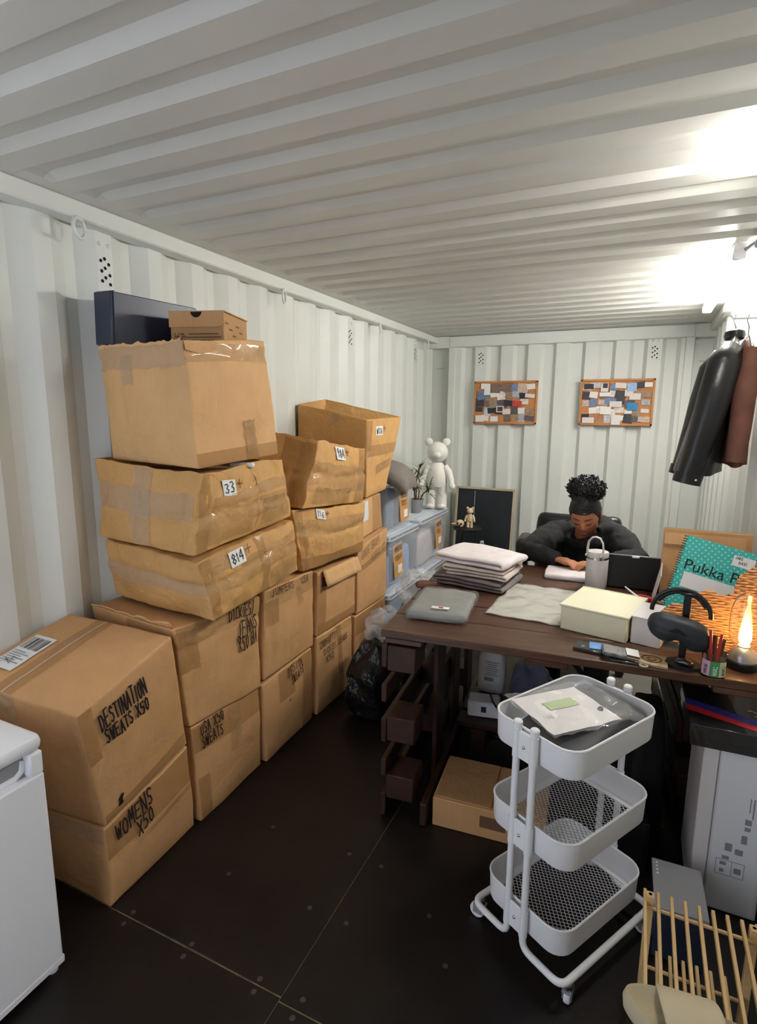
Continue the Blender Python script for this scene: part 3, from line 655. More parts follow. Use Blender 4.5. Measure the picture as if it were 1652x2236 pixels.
# lid front with a semicircular notch, built as a thin outline
pts = [(-.110, .0)] + [(-.110, .058)] + [(-.024, .058)] + [(.024*math.cos(PI+PI*i/8), .058+.024*math.sin(PI+PI*i/8)) for i in range(1, 8)] + [(.024, .058), (.110, .058), (.110, .02), (.10, .004), (.088, 0)]
mb = MB(); mb.prism(pts, -.002, .002); mb.xf(Matrix.Translation((0, -.123, .073)) @ Matrix.Rotation(PI/2, 4, 'X')); obj('lid_front', mb, 'card', t)
mb = MB(); mb.box((0, .0, .1305), (.221, .246, .004), b=.001); obj('lid', mb, 'card', t)
mb = MB(); mb.add([(.024*math.cos(PI+PI*i/8), -.1209, .131+.024*math.sin(PI+PI*i/8)) for i in range(9)], [tuple(range(9))]); obj('thumb_hole', mb, 'hole_shade', t, recalc=False)
mb = MB(); rnd = random.Random(3)
for i in range(10):
    for j in range(5):
        if rnd.random() < .6: mb.box((-.095+.005*i, -.1208, .012+.009*j), (.0045, .0012, .007))
for j in range(4): mb.box((.025, -.1208, .048-.012*j), ((.12, .14, .09, .06)[j], .0012, .005))
for j in range(6): mb.box((.1082, -.09+.035*j, .09-.02*(j % 3)), (.0012, .03, .006))
obj('print', mb, 'inkb', t)['kind'] = 'stuff'
# ---- second group of sagging boxes
c = Carton('bulging carton with half hidden 116 tag on the JUMPERS carton',
    [(.405, 2.31, .852), (.425, 2.93, .825), (.425, 2.975, 1.112), (.40, 2.25, 1.172)], [(-.05, 2.30, .855), (-.05, 2.90, .835), (-.05, 2.95, 1.10), (-.05, 2.27, 1.165)], bulge=(.03, .015, 0), amp=.016, freq=5, seed=14, mat='card2', creases=(('b', .08, .012, .03), ('b', .86, .008, .02), ('c', .6, .008, .05)))
c.sticker('116', 'F', .28, .90, .075, .05, -.1, 5)
c.patch('tape', 'F', .0, 1., .56, .82, 'tape', 0.0030, skew=.03); c.patch('tape', 'F', .0, 1., .0, .2, 'tapeb', 0.0026); c.patch('tape', 'F', .02, .10, .02, .98, 'tapeb', 0.0026)
c = Carton('sagging open carton tagged 984 with glossy tape, leaning on the tall open box',
    [(.425, 2.295, 1.178), (.425, 2.93, 1.128), (.435, 2.965, 1.435), (.425, 2.42, 1.515)], [(-.03, 2.33, 1.18), (-.03, 2.92, 1.14), (-.03, 2.94, 1.46), (-.03, 2.40, 1.56)], bulge=(.03, .015, 0), amp=.017, freq=5, seed=15, mat='card2', open_top=True, creases=(('b', .06, .012, .03), ('b', .78, .010, .025), ('c', .5, .008, .05), ('n', .8, .012, .03)))
c.sticker('984', 'F', .40, .84, .085, .07, -.05, 6)
c.patch('tape', 'F', .0, 1., .22, .66, 'tape', 0.0030, skew=-.06); c.patch('tape', 'F', .1, .7, .05, .3, 'tape', 0.0036); c.patch('tape', 'N', .6, 1., .05, .95, 'tapeb', 0.0026); c.patch('tape', 'F', .82, .99, .02, .98, 'tapeb', 0.0026)
mb = MB(); mb.grid(lambda u, v: V((.0+.41*u, 2.42+.5*v, 1.44-.05*v+.01*math.sin(5*v))), 6, 6); obj('inner_flap', mb, 'cardin', c.root, world=True, recalc=False)
c = Carton('tall open empty carton tagged W126 leaning against the wall',
    [(.425, 2.985, 1.14), (.42, 3.28, 1.16), (.43, 3.50, 1.624), (.425, 3.0, 1.608)], [(-.05, 2.975, 1.21), (-.05, 3.20, 1.21), (-.045, 3.31, 1.735), (-.05, 2.985, 1.70)], bulge=(.006, .006, 0), amp=.006, freq=4, seed=16, mat='card2', open_top=True, creases=(('b', .1, .006, .03),))
c.sticker('W126', 'F', .34, .84, .095, .055, -.03, 7)
c.patch('tape', 'F', .02, .98, .52, .66, 'tapeb', 0.0030); c.patch('tape', 'N', .52, .62, .88, .99, 'tapew', 0.0030); c.patch('tape', 'F', .0, .14, .6, .98, 'tapeb', 0.0026); c.patch('tape', 'F', .3, .9, .3, .42, 'tapeb', 0.0030, skew=.06)
c = Carton('carton with a white address label on the slanted carton, carrying the tall open box',
    [(.375, 2.99, .875), (.375, 3.33, .90), (.375, 3.30, 1.128), (.375, 2.995, 1.128)], [(-.05, 2.99, .885), (-.05, 3.33, .90), (-.05, 3.30, 1.20), (-.05, 2.995, 1.20)], bulge=(.004, .004, 0), amp=.004, seed=17, mat='card3')
c.patch('address_label', 'F', .10, .36, .42, .92, 'label', .002); c.patch('tape', 'F', .55, .98, .02, .98, 'tapeb', 0.0026)
# ================================================================== clear storage bins, figurines, back corner
def bin_box(label, x0, x1, y0, y1, z0, z1, lid=True, card=None, seed=0, ribs=True):
    cx, cy, h = (x0+x1)/2, (y0+y1)/2, z1-z0; w, d = x1-x0, y1-y0
    t = thing('storage_bin', label, 'storage bin', (cx, cy, z0), group='clear plastic storage bins by the wall')
    def ring(sx, sy, z, r):
        out = []
        for qx, qy, a0 in ((1, 1, 0), (-1, 1, PI/2), (-1, -1, PI), (1, -1, 1.5*PI)):
            for i in range(4):
                a = a0+PI/2*i/3; out.append(V((qx*(sx/2-r)+r*math.cos(a), qy*(sy/2-r)+r*math.sin(a), z)))
        return out
    mb = MB(); hb = h-.03
    mb.loft([ring(w*.88, d*.90, .004, .03), ring(w*.88, d*.9, .0, .03)], cap=True)
    b2 = MB(); b2.loft([ring(w*.84, d*.87, .012, .03), ring(w*.88, d*.90, .0, .03), ring(w*.91, d*.925, hb*.5, .03), ring(w*.95, d*.955, hb, .03), ring(w*.985, d*.985, hb+.002, .03), ring(w*.985, d*.985, hb-.014, .03), ring(w*.955, d*.96, hb-.014, .03)], cap=False)
    b2.add(ring(w*.84, d*.87, .012, .03), [tuple(range(16))]); obj('tub', b2, 'bin', t, ang=30)
    r = MB(); r.tube(ring(w*.985, d*.985, hb, .03), .007, 6, closed=True); obj('rim', r, 'binrim', t)
    if lid:
        l = MB(); l.loft([ring(w*.99, d*.99, hb+.006, .03), ring(w, d, hb+.010, .03), ring(w, d, hb+.026, .03), ring(w*.97, d*.97, hb+.030, .03)], cap=True)
        lo = obj('lid', l, 'binrim', t, ang=30)
        if ribs:
            g = MB(); n = 15
            for i in range(n): g.box((-w*.40+w*.8*i/(n-1), 0, hb+.032), (.008, d*.86, .006), b=.002)
            obj('lid_ribs', g, 'binrim', lo)['kind'] = 'stuff'
            g = MB()
            n = int(d/.022)
            for i in range(n): g.box((w/2+.001, -d*.46+d*.92*i/(n-1), hb+.016), (.004, .008, .018))
            obj('lid_notches', g, 'print', lo)['kind'] = 'stuff'
    if card:
        yy, zz, cw, chh = card
        k = MB(); k.box((w*.465, yy, zz), (.003, cw, chh), rot=Matrix.Rotation(-.06, 3, 'Y') @ Matrix.Rotation(.06, 3, 'X'))
        ko = obj('kraft_tag', k, 'kraft', t); ko['label'] = 'brown kraft tag behind the clear front'
        tx = ribbons(strokes('MENS', chh*.16, .5, .2, W=cw*.7, seed=seed), .006, lambda x, y: V((w*.465+.008, yy-cw*.36+x, zz+chh*.28+y)))
        ribbons(strokes('TEES', chh*.14, .5, .2, W=cw*.6, seed=seed+1), .005, lambda x, y: V((w*.465+.008, yy-cw*.36+x, zz+chh*.02+y)), tx)
        obj('writing', tx, 'inkb', ko, recalc=False, smooth=False)
        k = MB(); k.box((w*.465+.006, yy+.02, zz-chh*.28), (.003, cw*.42, chh*.24)); obj('price_sticker', k, 'label', ko)
    return t
def bundle(label, x, y, z, size, m, seed, group='clothes packed in the clear bins', r=.03):
    mb = soft(size, r, (6, 8, 6), .012, 9, seed); mb.xf(T(x, y, z)); return solo('folded_clothes', mb, m, label, 'clothes', group)
M['navyf'] = mat('slate_fabric', srgb(92, 108, 132), .85, var=.15, vs=12, bump=.4, bs=12, dist=.008)
M['pinkf'] = mat('pale_pink_fabric', srgb(206, 196, 196), .85, var=.1, vs=12, bump=.4, bs=12, dist=.008)
M['bluef'] = mat('pale_blue_fabric', srgb(150, 172, 214), .85, var=.1, vs=10, bump=.4, bs=12, dist=.008)
# bottom row, middle row, top
bin_box('clear bin on the floor nearest the KIDS carton, half hidden by the desk', -.05, .415, 3.375, 3.99, 0, .405, seed=1)
bundle('slate blue clothes in the floor bin beside the KIDS carton', .18, 3.69, .02, (.36, .50, .29), 'navyf', 1)
bin_box('clear bin on the floor under the bin of pale pink clothes', -.05, .415, 4.01, 4.80, 0, .405, seed=2)
bundle('grey clothes in the floor bin under the pale pink clothes', .18, 4.40, .02, (.36, .62, .27), 'greyf', 2)
bin_box('clear bin with kraft tag and pale blue clothes in the middle of the stack', -.05, .415, 3.375, 3.94, .4108, .818, card=(-.10, .21, .17, .24), seed=3)
bundle('pale blue clothes in the middle bin with the kraft tag', .18, 3.66, .428, (.36, .46, .24), 'bluef', 3)
bin_box('clear bin with pale pink clothes under the potted plant', -.05, .415, 3.955, 4.66, .4108, .835, card=(.12, .24, .16, .23), seed=4)
bundle('pale pink clothes in the bin under the plant', .18, 4.30, .428, (.36, .56, .27), 'pinkf', 4)
bin_box('clear lidless bin with slate blue clothes under the grey cushion', -.05, .395, 3.37, 3.90, .8245, 1.195, lid=False, card=(.06, .17, .16, .22), seed=5)
bundle('slate blue jeans packed in the topmost clear bin', .17, 3.52, .84, (.35, .20, .29), 'navyf', 5)
mb = soft((.05, .05, .002), .0005, (2, 2, 1)); 
bundle('white clothes packed behind the jeans in the topmost clear bin', .17, 3.75, .84, (.34, .20, .26), 'pinkf', 6)
# grey cushion slumped over the top bin
def slump(q):
    u = q.x/.26; return V((q.x, q.y, q.z - .13*max(0, u)**2 + .02*math.cos(q.y*9)))
mb = soft((.46, .44, .12), .055, (12, 10, 4), .014, 7, 8, slump); mb.xf(T(.26, 3.55, 1.19, rz=.2)); solo('cushion', mb, 'pillowf', 'taupe fabric cushion slumped over the topmost clear bin', 'cushion')
# ---- plant
t = thing('potted_plant', 'spiky green potted plant on a clear bin lid beside the white bear', 'plant', (.25, 4.27, .843))
mb = MB(); mb.lathe([(.045, 0), (.06, .10), (.064, .10), (.064, .108), (.055, .108), (.052, .095), (0, .095)], seg=20); obj('pot', mb, 'grey', t)
mb = MB(); rnd = random.Random(11)
stems = [((0, 0), .30, .03), ((.035, -.02), .16, -.05), ((-.03, .03), .22, -.02), ((.05, .03), .10, .05)]
tr = MB()
for (sx, sy), hh, lean in stems:
    top = V((sx+lean, sy, .10+hh)); tr.tube([(sx*.5, sy*.5, .09), (sx, sy, .10+hh*.5), tuple(top)], .006, 6)
    for i in range(30):
        a = rnd.uniform(0, 2*PI); el = rnd.uniform(-.15, 1.2); L = rnd.uniform(.09, .19); b = top - V((0, 0, rnd.uniform(0, hh*.55)))
        d = V((math.cos(a)*math.cos(el), math.sin(a)*math.cos(el), math.sin(el))); s = d.cross(V((0, 0, 1))).normalized()*.0055
        pts = [b + d*L*k/4 + V((0, 0, -.35*L*(k/4)**2)) for k in range(5)]; ws = (.6, 1, .9, .6, .05)
        for p, q, w0, w1 in zip(pts, pts[1:], ws, ws[1:]): mb.add([p-s*w0, p+s*w0, q+s*w1, q-s*w1], [(0, 1, 2, 3)])
obj('foliage', mb, 'leaf', t, recalc=False); obj('stem', tr, 'inkb', t)
# ---- bear-shaped figurines (plain generic bears)
def bear(name, label, loc, hgt, rz, m, ref=None):
    t = thing(name, label, 'figurine', loc, rz); k = hgt
    S = lambda c, r, **q: MB().sphere([x*k for x in c], [x*k for x in r], 20, 12, **q)
    def part(n, mb): return obj(n, mb, m, t)
    hd = S((0, 0, .80), (.150, .135, .150)); part('head', hd)
    mb = S((0, -.125, .765), (.06, .045, .048)); part('muzzle', mb)
    for s in (-1, 1):
        mb = S((s*.125, .01, .945), (.058, .032, .058)); part('ear', mb)
    mb = MB(); mb.lathe([(.0, .30*k), (.12*k, .31*k), (.145*k, .36*k), (.14*k, .48*k), (.115*k, .60*k), (.07*k, .655*k), (0, .66*k)], seg=24, sy=.78); part('torso', mb)
    for s in (-1, 1):
        mb = MB(); mb.tube([(s*.105*k, 0, .60*k), (s*.165*k, -.01*k, .52*k), (s*.20*k, -.035*k, .42*k), (s*.215*k, -.06*k, .355*k)], [.052*k, .058*k, .05*k, .042*k], 12); a = part('arm', mb)
        mb = S((s*.22, -.07, .33), (.05, .05, .05)); obj('paw', mb, m, a)
        mb = MB(); mb.tube([(s*.078*k, 0, .34*k), (s*.08*k, 0, .2*k), (s*.08*k, -.005*k, .06*k), (s*.08*k, -.005*k, .0)], [.07*k, .072*k, .07*k, .07*k], 14); l = part('leg', mb)
        mb = S((s*.08, -.05, .035), (.062, .075, .036)); obj('foot', mb, m, l)
    return t
bear('bear_figurine', 'large plain white bear figurine standing on a clear bin lid', (.335, 4.53, .844), .60, .25, 'bear')
# ---- round side table with small figures
t = thing('side_table', 'small round black side table in front of the framed black board', 'table', (.525, 4.86, 0))
mb = MB(); mb.lathe([(0, .612), (.125, .612), (.13, .618), (.13, .63), (.125, .635), (0, .635)], seg=32); obj('table_top', mb, 'black', t)
for i in range(3):
    a = 2*PI*i/3+.4; mb = MB(); mb.tube([(.07*math.cos(a), .07*math.sin(a), .612), (.12*math.cos(a), .12*math.sin(a), 0)], .009, 8); obj('leg', mb, 'black', t)
mb = MB(); mb.lathe([(0, .30), (.10, .30), (.10, .31), (0, .31)], seg=24); obj('lower_shelf', mb, 'black', t)
bear('bear_figurine', 'small tan bear figurine on the round black side table', (.555, 4.83, .636), .19, .2, 'tan')
t = thing('trinket_ball', 'small pale round trinket with dark patches beside the tan bear', 'trinket', (.475, 4.80, .636))
mb = MB(); mb.sphere((0, 0, .036), .036, 18, 12); obj('ball', mb, 'tan', t)
for a, b in ((-.5, .15), (.5, .05), (.0, -.45)):
    d = V((math.sin(a), -math.cos(a)*math.cos(b), math.sin(b))); mb = MB(); mb.sphere(V((0, 0, .036))+d*.028, .0125, 10, 8); obj('dark_patch', mb, 'black', t)
mb = MB(); mb.lathe([(.02, 0), (.036, .012), (.040, .024), (.034, .024), (.028, .010), (0, .008)], seg=20); mb.xf(T(.42, 4.84, .636)); solo('trinket_dish', mb, 'tan', 'small tan dish at the rim of the side table', 'dish')
for i, (z, w, c, lab) in enumerate(((.311, .11, 'arcblack', 'black book at the bottom of the pile under the side table top'), (.336, .10, 'paper', 'white book in the middle of the pile under the side table top'), (.362, .09, 'brownf', 'brown book on top of the pile under the side table top'))):
    mb = MB(); mb.box((.47, 4.83, z+.0125), (w, .08, .024), rot=Matrix.Rotation(.2*i, 3, 'Z'), b=.002); solo('book', mb, c, lab, 'book')
# candle sticks / dark bottles in front of the board
for i, (x, y, h) in enumerate(((.60, 5.0, .50), (.68, 5.03, .42), (.76, 5.0, .46))):
    mb = MB(); mb.lathe([(.035, 0), (.035, .01), (.010, .02), (.009, h*.4), (.016, h*.45), (.009, h*.5), (.009, h*.85), (.015, h*.88), (.012, h)], seg=12); mb.xf(T(x, y, 0)); solo('candlestick', mb, 'black', 'slim black turned candlestick on the floor before the framed board', 'candlestick', 'candlesticks before the board')
# ---- framed black board leaning on the end wall
t = thing('framed_board', 'large black board in a pale wooden frame leaning on the end wall', 'board', (.56, 5.24, 0), rz=0)
tilt = Matrix.Rotation(-.11, 4, 'X')
mb = MB(); mb.box((0, 0, .47), (.54, .012, .92)); mb.xf(tilt); obj('panel', mb, 'chalk', t)
for c, s in (((0, -.004, .936), (.58, .03, .022)), ((0, -.004, .011), (.58, .03, .022)), ((-.28, -.004, .47), (.022, .03, .94)), ((.28, -.004, .47), (.022, .03, .94))):
    mb = MB(); mb.box(c, s, b=.002); mb.xf(tilt); obj('frame_bar', mb, 'framew', t)
mb = MB(); mb.tube([(-.10, -.012, .91), (-.098, -.012, .60)], .004, 6); mb.xf(tilt); obj('hanging_cord', mb, 'grey', t)
pts = [(0, .05), (.03, .06), (.035, .03), (.05, 0), (.075, -.035), (.03, -.04), (0, -.03), (-.012, .01)]
mb = MB(); mb.prism(pts, 0, .003); mb.xf(T(.60, 5.06, .42) @ Matrix.Rotation(PI/2, 4, 'X')); 
mb2 = ribbons(strokes('O', .022, .9), .004, lambda x, y: V((.61+x, 5.0555, .43+y)))
t2 = thing('hang_tag', 'white curved hang tag before the black board', 'tag', (.63, 5.06, .38)); obj('tag', mb, 'label', t2, world=True); obj('print', mb2, 'ink', t2, world=True, recalc=False)
b3 = MB(); b3.box((.63, 5.06, .19), (.012, .012, .38)); obj('stand', b3, 'black', t2, world=True)
# ---- cork boards full of pinned photos and notes
PAL = [srgb(*c) for c in ((228, 218, 210), (214, 206, 196), (60, 56, 62), (90, 84, 88), (150, 128, 108), (120, 96, 84), (196, 196, 200), (172, 170, 174), (110, 128, 160), (200, 176, 160), (44, 46, 54), (170, 120, 90))]
CM = [mat('pinned_paper', c, .5, var=.3, vs=45) for c in PAL]
CW = [mat('pinned_note', srgb(*c), .5) for c in ((232, 226, 222), (226, 214, 210), (236, 232, 226))]
CX = [mat('blue_print', srgb(52, 128, 180), .5), mat('red_print', srgb(196, 62, 52), .5, var=.3, vs=50), mat('sky_print', srgb(150, 180, 220), .5, var=.2, vs=40)]
def cork(label, xc, special, dark, seed):
    t = thing('cork_board', label, 'cork board', (xc, 5.405, 1.555)); rnd = random.Random(seed)
    mb = MB(); mb.box((0, .004, .20), (.58, .012, .385)); obj('cork', mb, 'cork', t)
    for c, s in (((0, 0, .393), (.60, .022, .018)), ((0, 0, .009), (.60, .022, .018)), ((-.291, 0, .20), (.018, .022, .40)), ((.291, 0, .20), (.018, .022, .40))):
        mb = MB(); mb.box(c, s, b=.002); obj('frame_bar', mb, 'oak', t)
    k = 0; L = .0
    for j in range(5):
        for i in range(8):
            x = -.245+.07*i+rnd.uniform(-.014, .014); z = .055+.072*j+rnd.uniform(-.012, .012); w_, h_ = rnd.uniform(.06, .095), rnd.uniform(.045, .085)
            m_ = rnd.choice(CM[2:6]+[CM[10], CM[11], CM[8]]) if rnd.random() < dark else rnd.choice(CM)
            if rnd.random() < .27: m_ = rnd.choice(CW); h_ *= .7
            if rnd.random() < .08: continue
            x = min(max(x, -.28+w_/2), .28-w_/2); z = min(max(z, .02+h_/2), .38-h_/2)
            mb = MB(); k += 1; mb.box((x, -.0025-.00035*k, z), (w_, .0006, h_), rot=Matrix.Rotation(rnd.uniform(-.15, .15), 3, 'Y')); obj('pinned_card', mb, m_, t)
    for (x, z, w_, h_, mi) in special:
        mb = MB(); k += 1; mb.box((x, -.0025-.00035*k, z), (w_, .0006, h_)); obj('pinned_card', mb, mi, t)
    return t
cork('cork board of mostly dark pinned photos with a red picture', .694, ((.12, .19, .085, .05, CX[1]), (-.235, .05, .085, .06, CW[0]), (-.04, .14, .07, .06, CW[1]), (-.04, .14, .05, .042, CM[2]), (-.17, .31, .06, .075, CW[2])), .62, 4)
cork('cork board of mixed pinned photos and notes with a blue card', 1.668, ((.135, .165, .085, .065, CX[0]), (.12, .33, .075, .07, CX[2]), (.15, .25, .09, .055, CW[1]), (-.22, .045, .10, .05, CW[1]), (.01, .05, .075, .085, CW[0]), (-.08, .13, .09, .065, CW[2]), (-.23, .34, .08, .045, CM[10]), (.0, .185, .10, .05, CW[1]), (-.09, .27, .095, .035, CW[2]), (-.10, .33, .06, .075, CW[1]), (-.095, .345, .04, .04, CM[10])), .3, 9)
# ================================================================== desk of stained pallet wood
DZ = .815
dk = thing('pallet_desk', 'long desk of dark stained pallet planks beside the cartons', 'desk', (1.04, 1.872, 0), rz=.087)
for i in range(6):
    mb = MB(); mb.box((.65, .099+.2*i, DZ-.015), (1.30, .1945, .030-.002*(i % 2)), b=.003); obj('plank', mb, 'wood', dk)
for u in (.09, .62, 1.21):
    mb = MB(); mb.box((u, .60, DZ-.042), (.145, 1.19, .022), b=.003); obj('bearer', mb, 'wood', dk)
def pallet_leg(u0, v0):
    L = 1.2-v0; vc = v0+L/2
    for z in (.06, .225, .39, .55, .71):
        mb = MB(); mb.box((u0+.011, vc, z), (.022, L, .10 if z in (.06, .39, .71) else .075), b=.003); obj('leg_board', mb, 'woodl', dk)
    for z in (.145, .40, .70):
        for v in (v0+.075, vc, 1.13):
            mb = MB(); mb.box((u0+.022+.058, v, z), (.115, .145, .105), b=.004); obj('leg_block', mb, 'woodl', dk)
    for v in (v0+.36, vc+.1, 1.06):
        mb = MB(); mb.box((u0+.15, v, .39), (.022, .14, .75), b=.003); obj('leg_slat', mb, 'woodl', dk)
pallet_leg(.004, 0.); pallet_leg(1.12, .42)
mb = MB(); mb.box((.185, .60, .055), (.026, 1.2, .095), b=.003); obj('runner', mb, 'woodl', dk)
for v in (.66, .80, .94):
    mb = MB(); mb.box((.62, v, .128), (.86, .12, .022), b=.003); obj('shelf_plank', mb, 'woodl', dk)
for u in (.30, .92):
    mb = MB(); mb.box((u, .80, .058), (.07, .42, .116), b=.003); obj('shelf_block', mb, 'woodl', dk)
# ---- things under the desk
mb = soft((1.15, 2.2, .004), .001, (4, 4, 1)); mb.xf(T(1.72, 3.75, .0005)); solo('floor_mat', mb, 'mat', 'plain grey mat on the floor under desk and chair', 'mat')
t = thing('cardboard_box', 'long flat carton on the floor under the desk', 'box', (1.46, 2.09, 0), rz=.087)
mb = MB(); mb.box((0, 0, .062), (.44, .30, .124), b=.003); obj('body', mb, 'card', t)
mb = MB(); mb.box((-.10, .0, .1275), (.22, .28, .006), b=.001); obj('flap', mb, 'cardin', t)
mb = MB(); mb.box((.02, -.1506, .07), (.10, .0012, .05)); obj('printed_patch', mb, 'inkb', t)
t = thing('jug', 'white plastic jug with a printed label under the desk', 'jug', (1.26, 2.86, .141))
mb = soft((.15, .10, .25), .035, (6, 5, 6), fn=lambda q: V((q.x*(1-.25*max(0, q.z-.18)/.07*.5), q.y, q.z))); obj('body', mb, 'whitep', t)
mb = MB(); mb.tube([(-.04, 0, .24), (-.03, 0, .30), (.03, 0, .31), (.06, 0, .24)], .012, 8); obj('handle', mb, 'whitep', t)
mb = MB(); mb.lathe([(.02, 0), (.02, .04), (0, .04)], c=(-.04, 0, .245), seg=14); obj('cap', mb, 'whitep', t)
mb = MB(); mb.box((.01, -.0508, .14), (.085, .001, .12)); lb = obj('label', mb, 'label', t)
mb = MB()
for i in range(7): mb.box((.01, -.0516, .19-.012*i), (.07-.01*(i % 3), .0008, .004))
mb.box((-.005, -.0516, .092), (.05, .0008, .02)); o = obj('label_print', mb, 'print', lb); o['kind'] = 'stuff'
t = thing('boxed_charger', 'small white box with a blue mark on the shelf under the desk', 'box', (1.28, 2.62, .141), rz=.2)
mb = MB(); mb.box((0, 0, .04), (.16, .11, .08), b=.008); obj('body', mb, 'whitep', t); mb = MB(); mb.box((0, -.0556, .045), (.025, .001, .03)); obj('mark', mb, 'navy', t)
mb = MB(); mb.tube([(1.30, 2.66, .23), (1.33, 2.58, .235), (1.37, 2.56, .20), (1.40, 2.60, .15), (1.36, 2.66, .147), (1.45, 2.7, .147)], .005, 6); solo('cable', mb, 'black', 'black cable drooping over the small white box under the desk', 'cable')
def fold(q): return V((q.x*(1-.6*max(0, q.z-.06)/.2), q.y*(1-.5*max(0, q.z-.06)/.2)+.05*q.z, q.z))
mb = soft((.24, .12, .20), .03, (8, 6, 8), .04, 9, 3, fold); mb.xf(T(1.47, 2.86, .141, rz=.3)); solo('cloth_bag', mb, 'bluebag', 'crumpled blue grey cloth bag on the shelf under the desk', 'bag')
mb = soft((.16, .26, .50), .05, (6, 6, 10), .02, 7, 4, lambda q: V((q.x*(1-.35*q.z/.5), q.y*(1-.2*q.z/.5), q.z))); mb.xf(T(2.015, 2.40, 0, rz=.1)); solo('backpack', mb, 'blackm', 'soft black bag slumped on the floor under the desk by the white carton', 'bag')
t = thing('crate', 'dark metal crate on the floor under the desk behind the trolley', 'crate', (1.90, 2.12, 0), rz=.09)
mb = MB()
for s in (-1, 1): mb.box((s*.12, 0, .10), (.006, .22, .20)); mb.box((0, s*.11, .10), (.24, .006, .20))
mb.box((0, 0, .004), (.24, .22, .008)); obj('body', mb, 'blackm', t)
for s in (-1, 1):
    for q in (-1, 1): mb = MB(); mb.box((s*.118, q*.108, .102), (.016, .016, .204), b=.002); obj('corner_post', mb, 'black', t)
mb = MB(); mb.tube([(1.98, 3.10, .012), (2.02, 3.0, .10), (2.06, 2.93, .17), (2.10, 2.86, .12), (2.12, 2.80, .02), (2.18, 2.75, .012)], .007, 8); solo('cable', mb, 'black', 'thick black cable looping up from the mat behind the trolley', 'cable')
# black and silver bags between bins and desk
mb = soft((.22, .46, .42), .07, (16, 20, 18), .05, 9, 9, lambda q: V((q.x*(1-.5*max(0, q.z-.25)/.17*.6), q.y*(1-.5*max(0, q.z-.25)/.17*.6), q.z))); mb.xf(T(.66, 2.70, 0, rz=-.1)); solo('refuse_bag', mb, 'sack', 'black plastic sack on the floor between the cartons and the desk', 'bag')
mb = soft((.16, .24, .12), .04, (20, 24, 14), .05, 16, 12); mb.xf(T(.70, 2.62, .465, rz=.2)); solo('mailer_bag', mb, 'polyc', 'crumpled silvery plastic bag on the black sack beside the desk', 'bag')
mb = soft((.30, .40, .40), .07, (10, 10, 8), .04, 8, 15); mb.xf(T(.66, 3.32, .0, rz=.2)); solo('mailer_bag', mb, 'greyf', 'grey bag of clothes on the floor beside the clear bins', 'bag')
mb = soft((.20, .30, .20), .05, (20, 24, 16), .055, 14, 17); mb.xf(T(.70, 3.20, .45, rz=.3)); solo('mailer_bag', mb, 'polyc', 'crumpled clear bag bulging beside the clear bins and the jeans', 'bag')
# ---- desk top: garments
def folded(w_, d_, n, t_, seed, amp=.011):
    pts = []; r = t_/2; rnd = random.Random(seed)
    for i in range(n):
        x0, x1 = (-w_/2, w_/2) if i % 2 == 0 else (w_/2, -w_/2)
        e = rnd.uniform(-.02, .02)
        if i % 2 == 0 and i: x0 += e
        pts += [(x0+(x1-x0)*k/10, i*t_ + t_*.35*math.sin(k/10*PI)*(.3)) for k in range(11)]
        if i < n-1: pts += [(x1+(r if x1 > 0 else -r)*math.sin(a), i*t_+r-r*math.cos(a)) for a in (PI/4, PI/2, 3*PI/4)]
    mb = MB(); L = len(pts)-1
    def fn(u, v):
        x, z = pts[round(u*L)]; p = V((x, (v-.5)*d_, z+t_*.45)); q = noise.noise_vector(p*11+V((seed*3, 0, seed)))*amp; q.z *= .6; p = p+q; p.z = max(p.z, t_*.42); return p
    mb.grid(fn, L, 10); return mb
def garment(name, mb, m, loc, rz, label, t_, group=None):
    o = obj(name, mb, m, recalc=False); md = o.modifiers.new('cloth', 'SOLIDIFY'); md.thickness = t_*.82; md.offset = 0
    s = o.modifiers.new('s', 'SUBSURF'); s.levels = 1; s.render_levels = 1
    o.location = loc; o.rotation_euler = (0, 0, rz); return tag(o, label, 'clothes', group)
garment('folded_jeans', folded(.34, .30, 3, .017, 1, .013), 'jeang', (1.215, 2.66, DZ+.002), -.16, 'dark grey folded jeans at the bottom of the pile on the desk', .017, 'pile of folded jeans')
garment('folded_jeans', folded(.30, .28, 3, .016, 2, .013), 'jeanb', (1.24, 2.662, DZ+.056), -.10, 'stone coloured folded jeans in the middle of the pile on the desk', .016, 'pile of folded jeans')
garment('folded_jeans', folded(.36, .29, 2, .022, 3, .018), 'jeanw', (1.21, 2.685, DZ+.108), -.22, 'white folded jeans on top of the pile on the desk', .022, 'pile of folded jeans')
t = thing('packed_tshirt', 'grey folded t-shirt in a clear polybag with a sticker on the desk corner', 'clothes', (1.185, 2.20, DZ), rz=.13)
mb = soft((.245, .335, .040), .019, (10, 12, 3), .006, 14, 2); obj('tshirt', mb, 'greyf', t)
mb = soft((.262, .352, .046), .021, (12, 14, 3), .006, 20, 7); obj('polybag', mb, 'polyf', t)
mb = MB(); mb.box((.01, -.118, .0475), (.072, .026, .001)); st = obj('sticker', mb, 'label', t); mb = MB(); mb.box((.012, -.118, .0485), (.018, .014, .001)); obj('red_print', mb, 'red', st)
mb = MB(); mb.grid(lambda u, v: V((-.145+.30*u+.02*noise.noise(V((u*4, v*4, 1))), -.24+.48*v, .004+.007*noise.noise(V((u*5, v*6, 3)))+.004)), 24, 30)
o = obj('polybag_stack', mb, 'poly', recalc=False); md = o.modifiers.new('t', 'SOLIDIFY'); md.thickness = .004; o.location = (1.515, 2.455, DZ); o.rotation_euler = (0, 0, -.03); tag(o, 'flat stack of empty clear mailing bags on the desk', 'plastic bag')
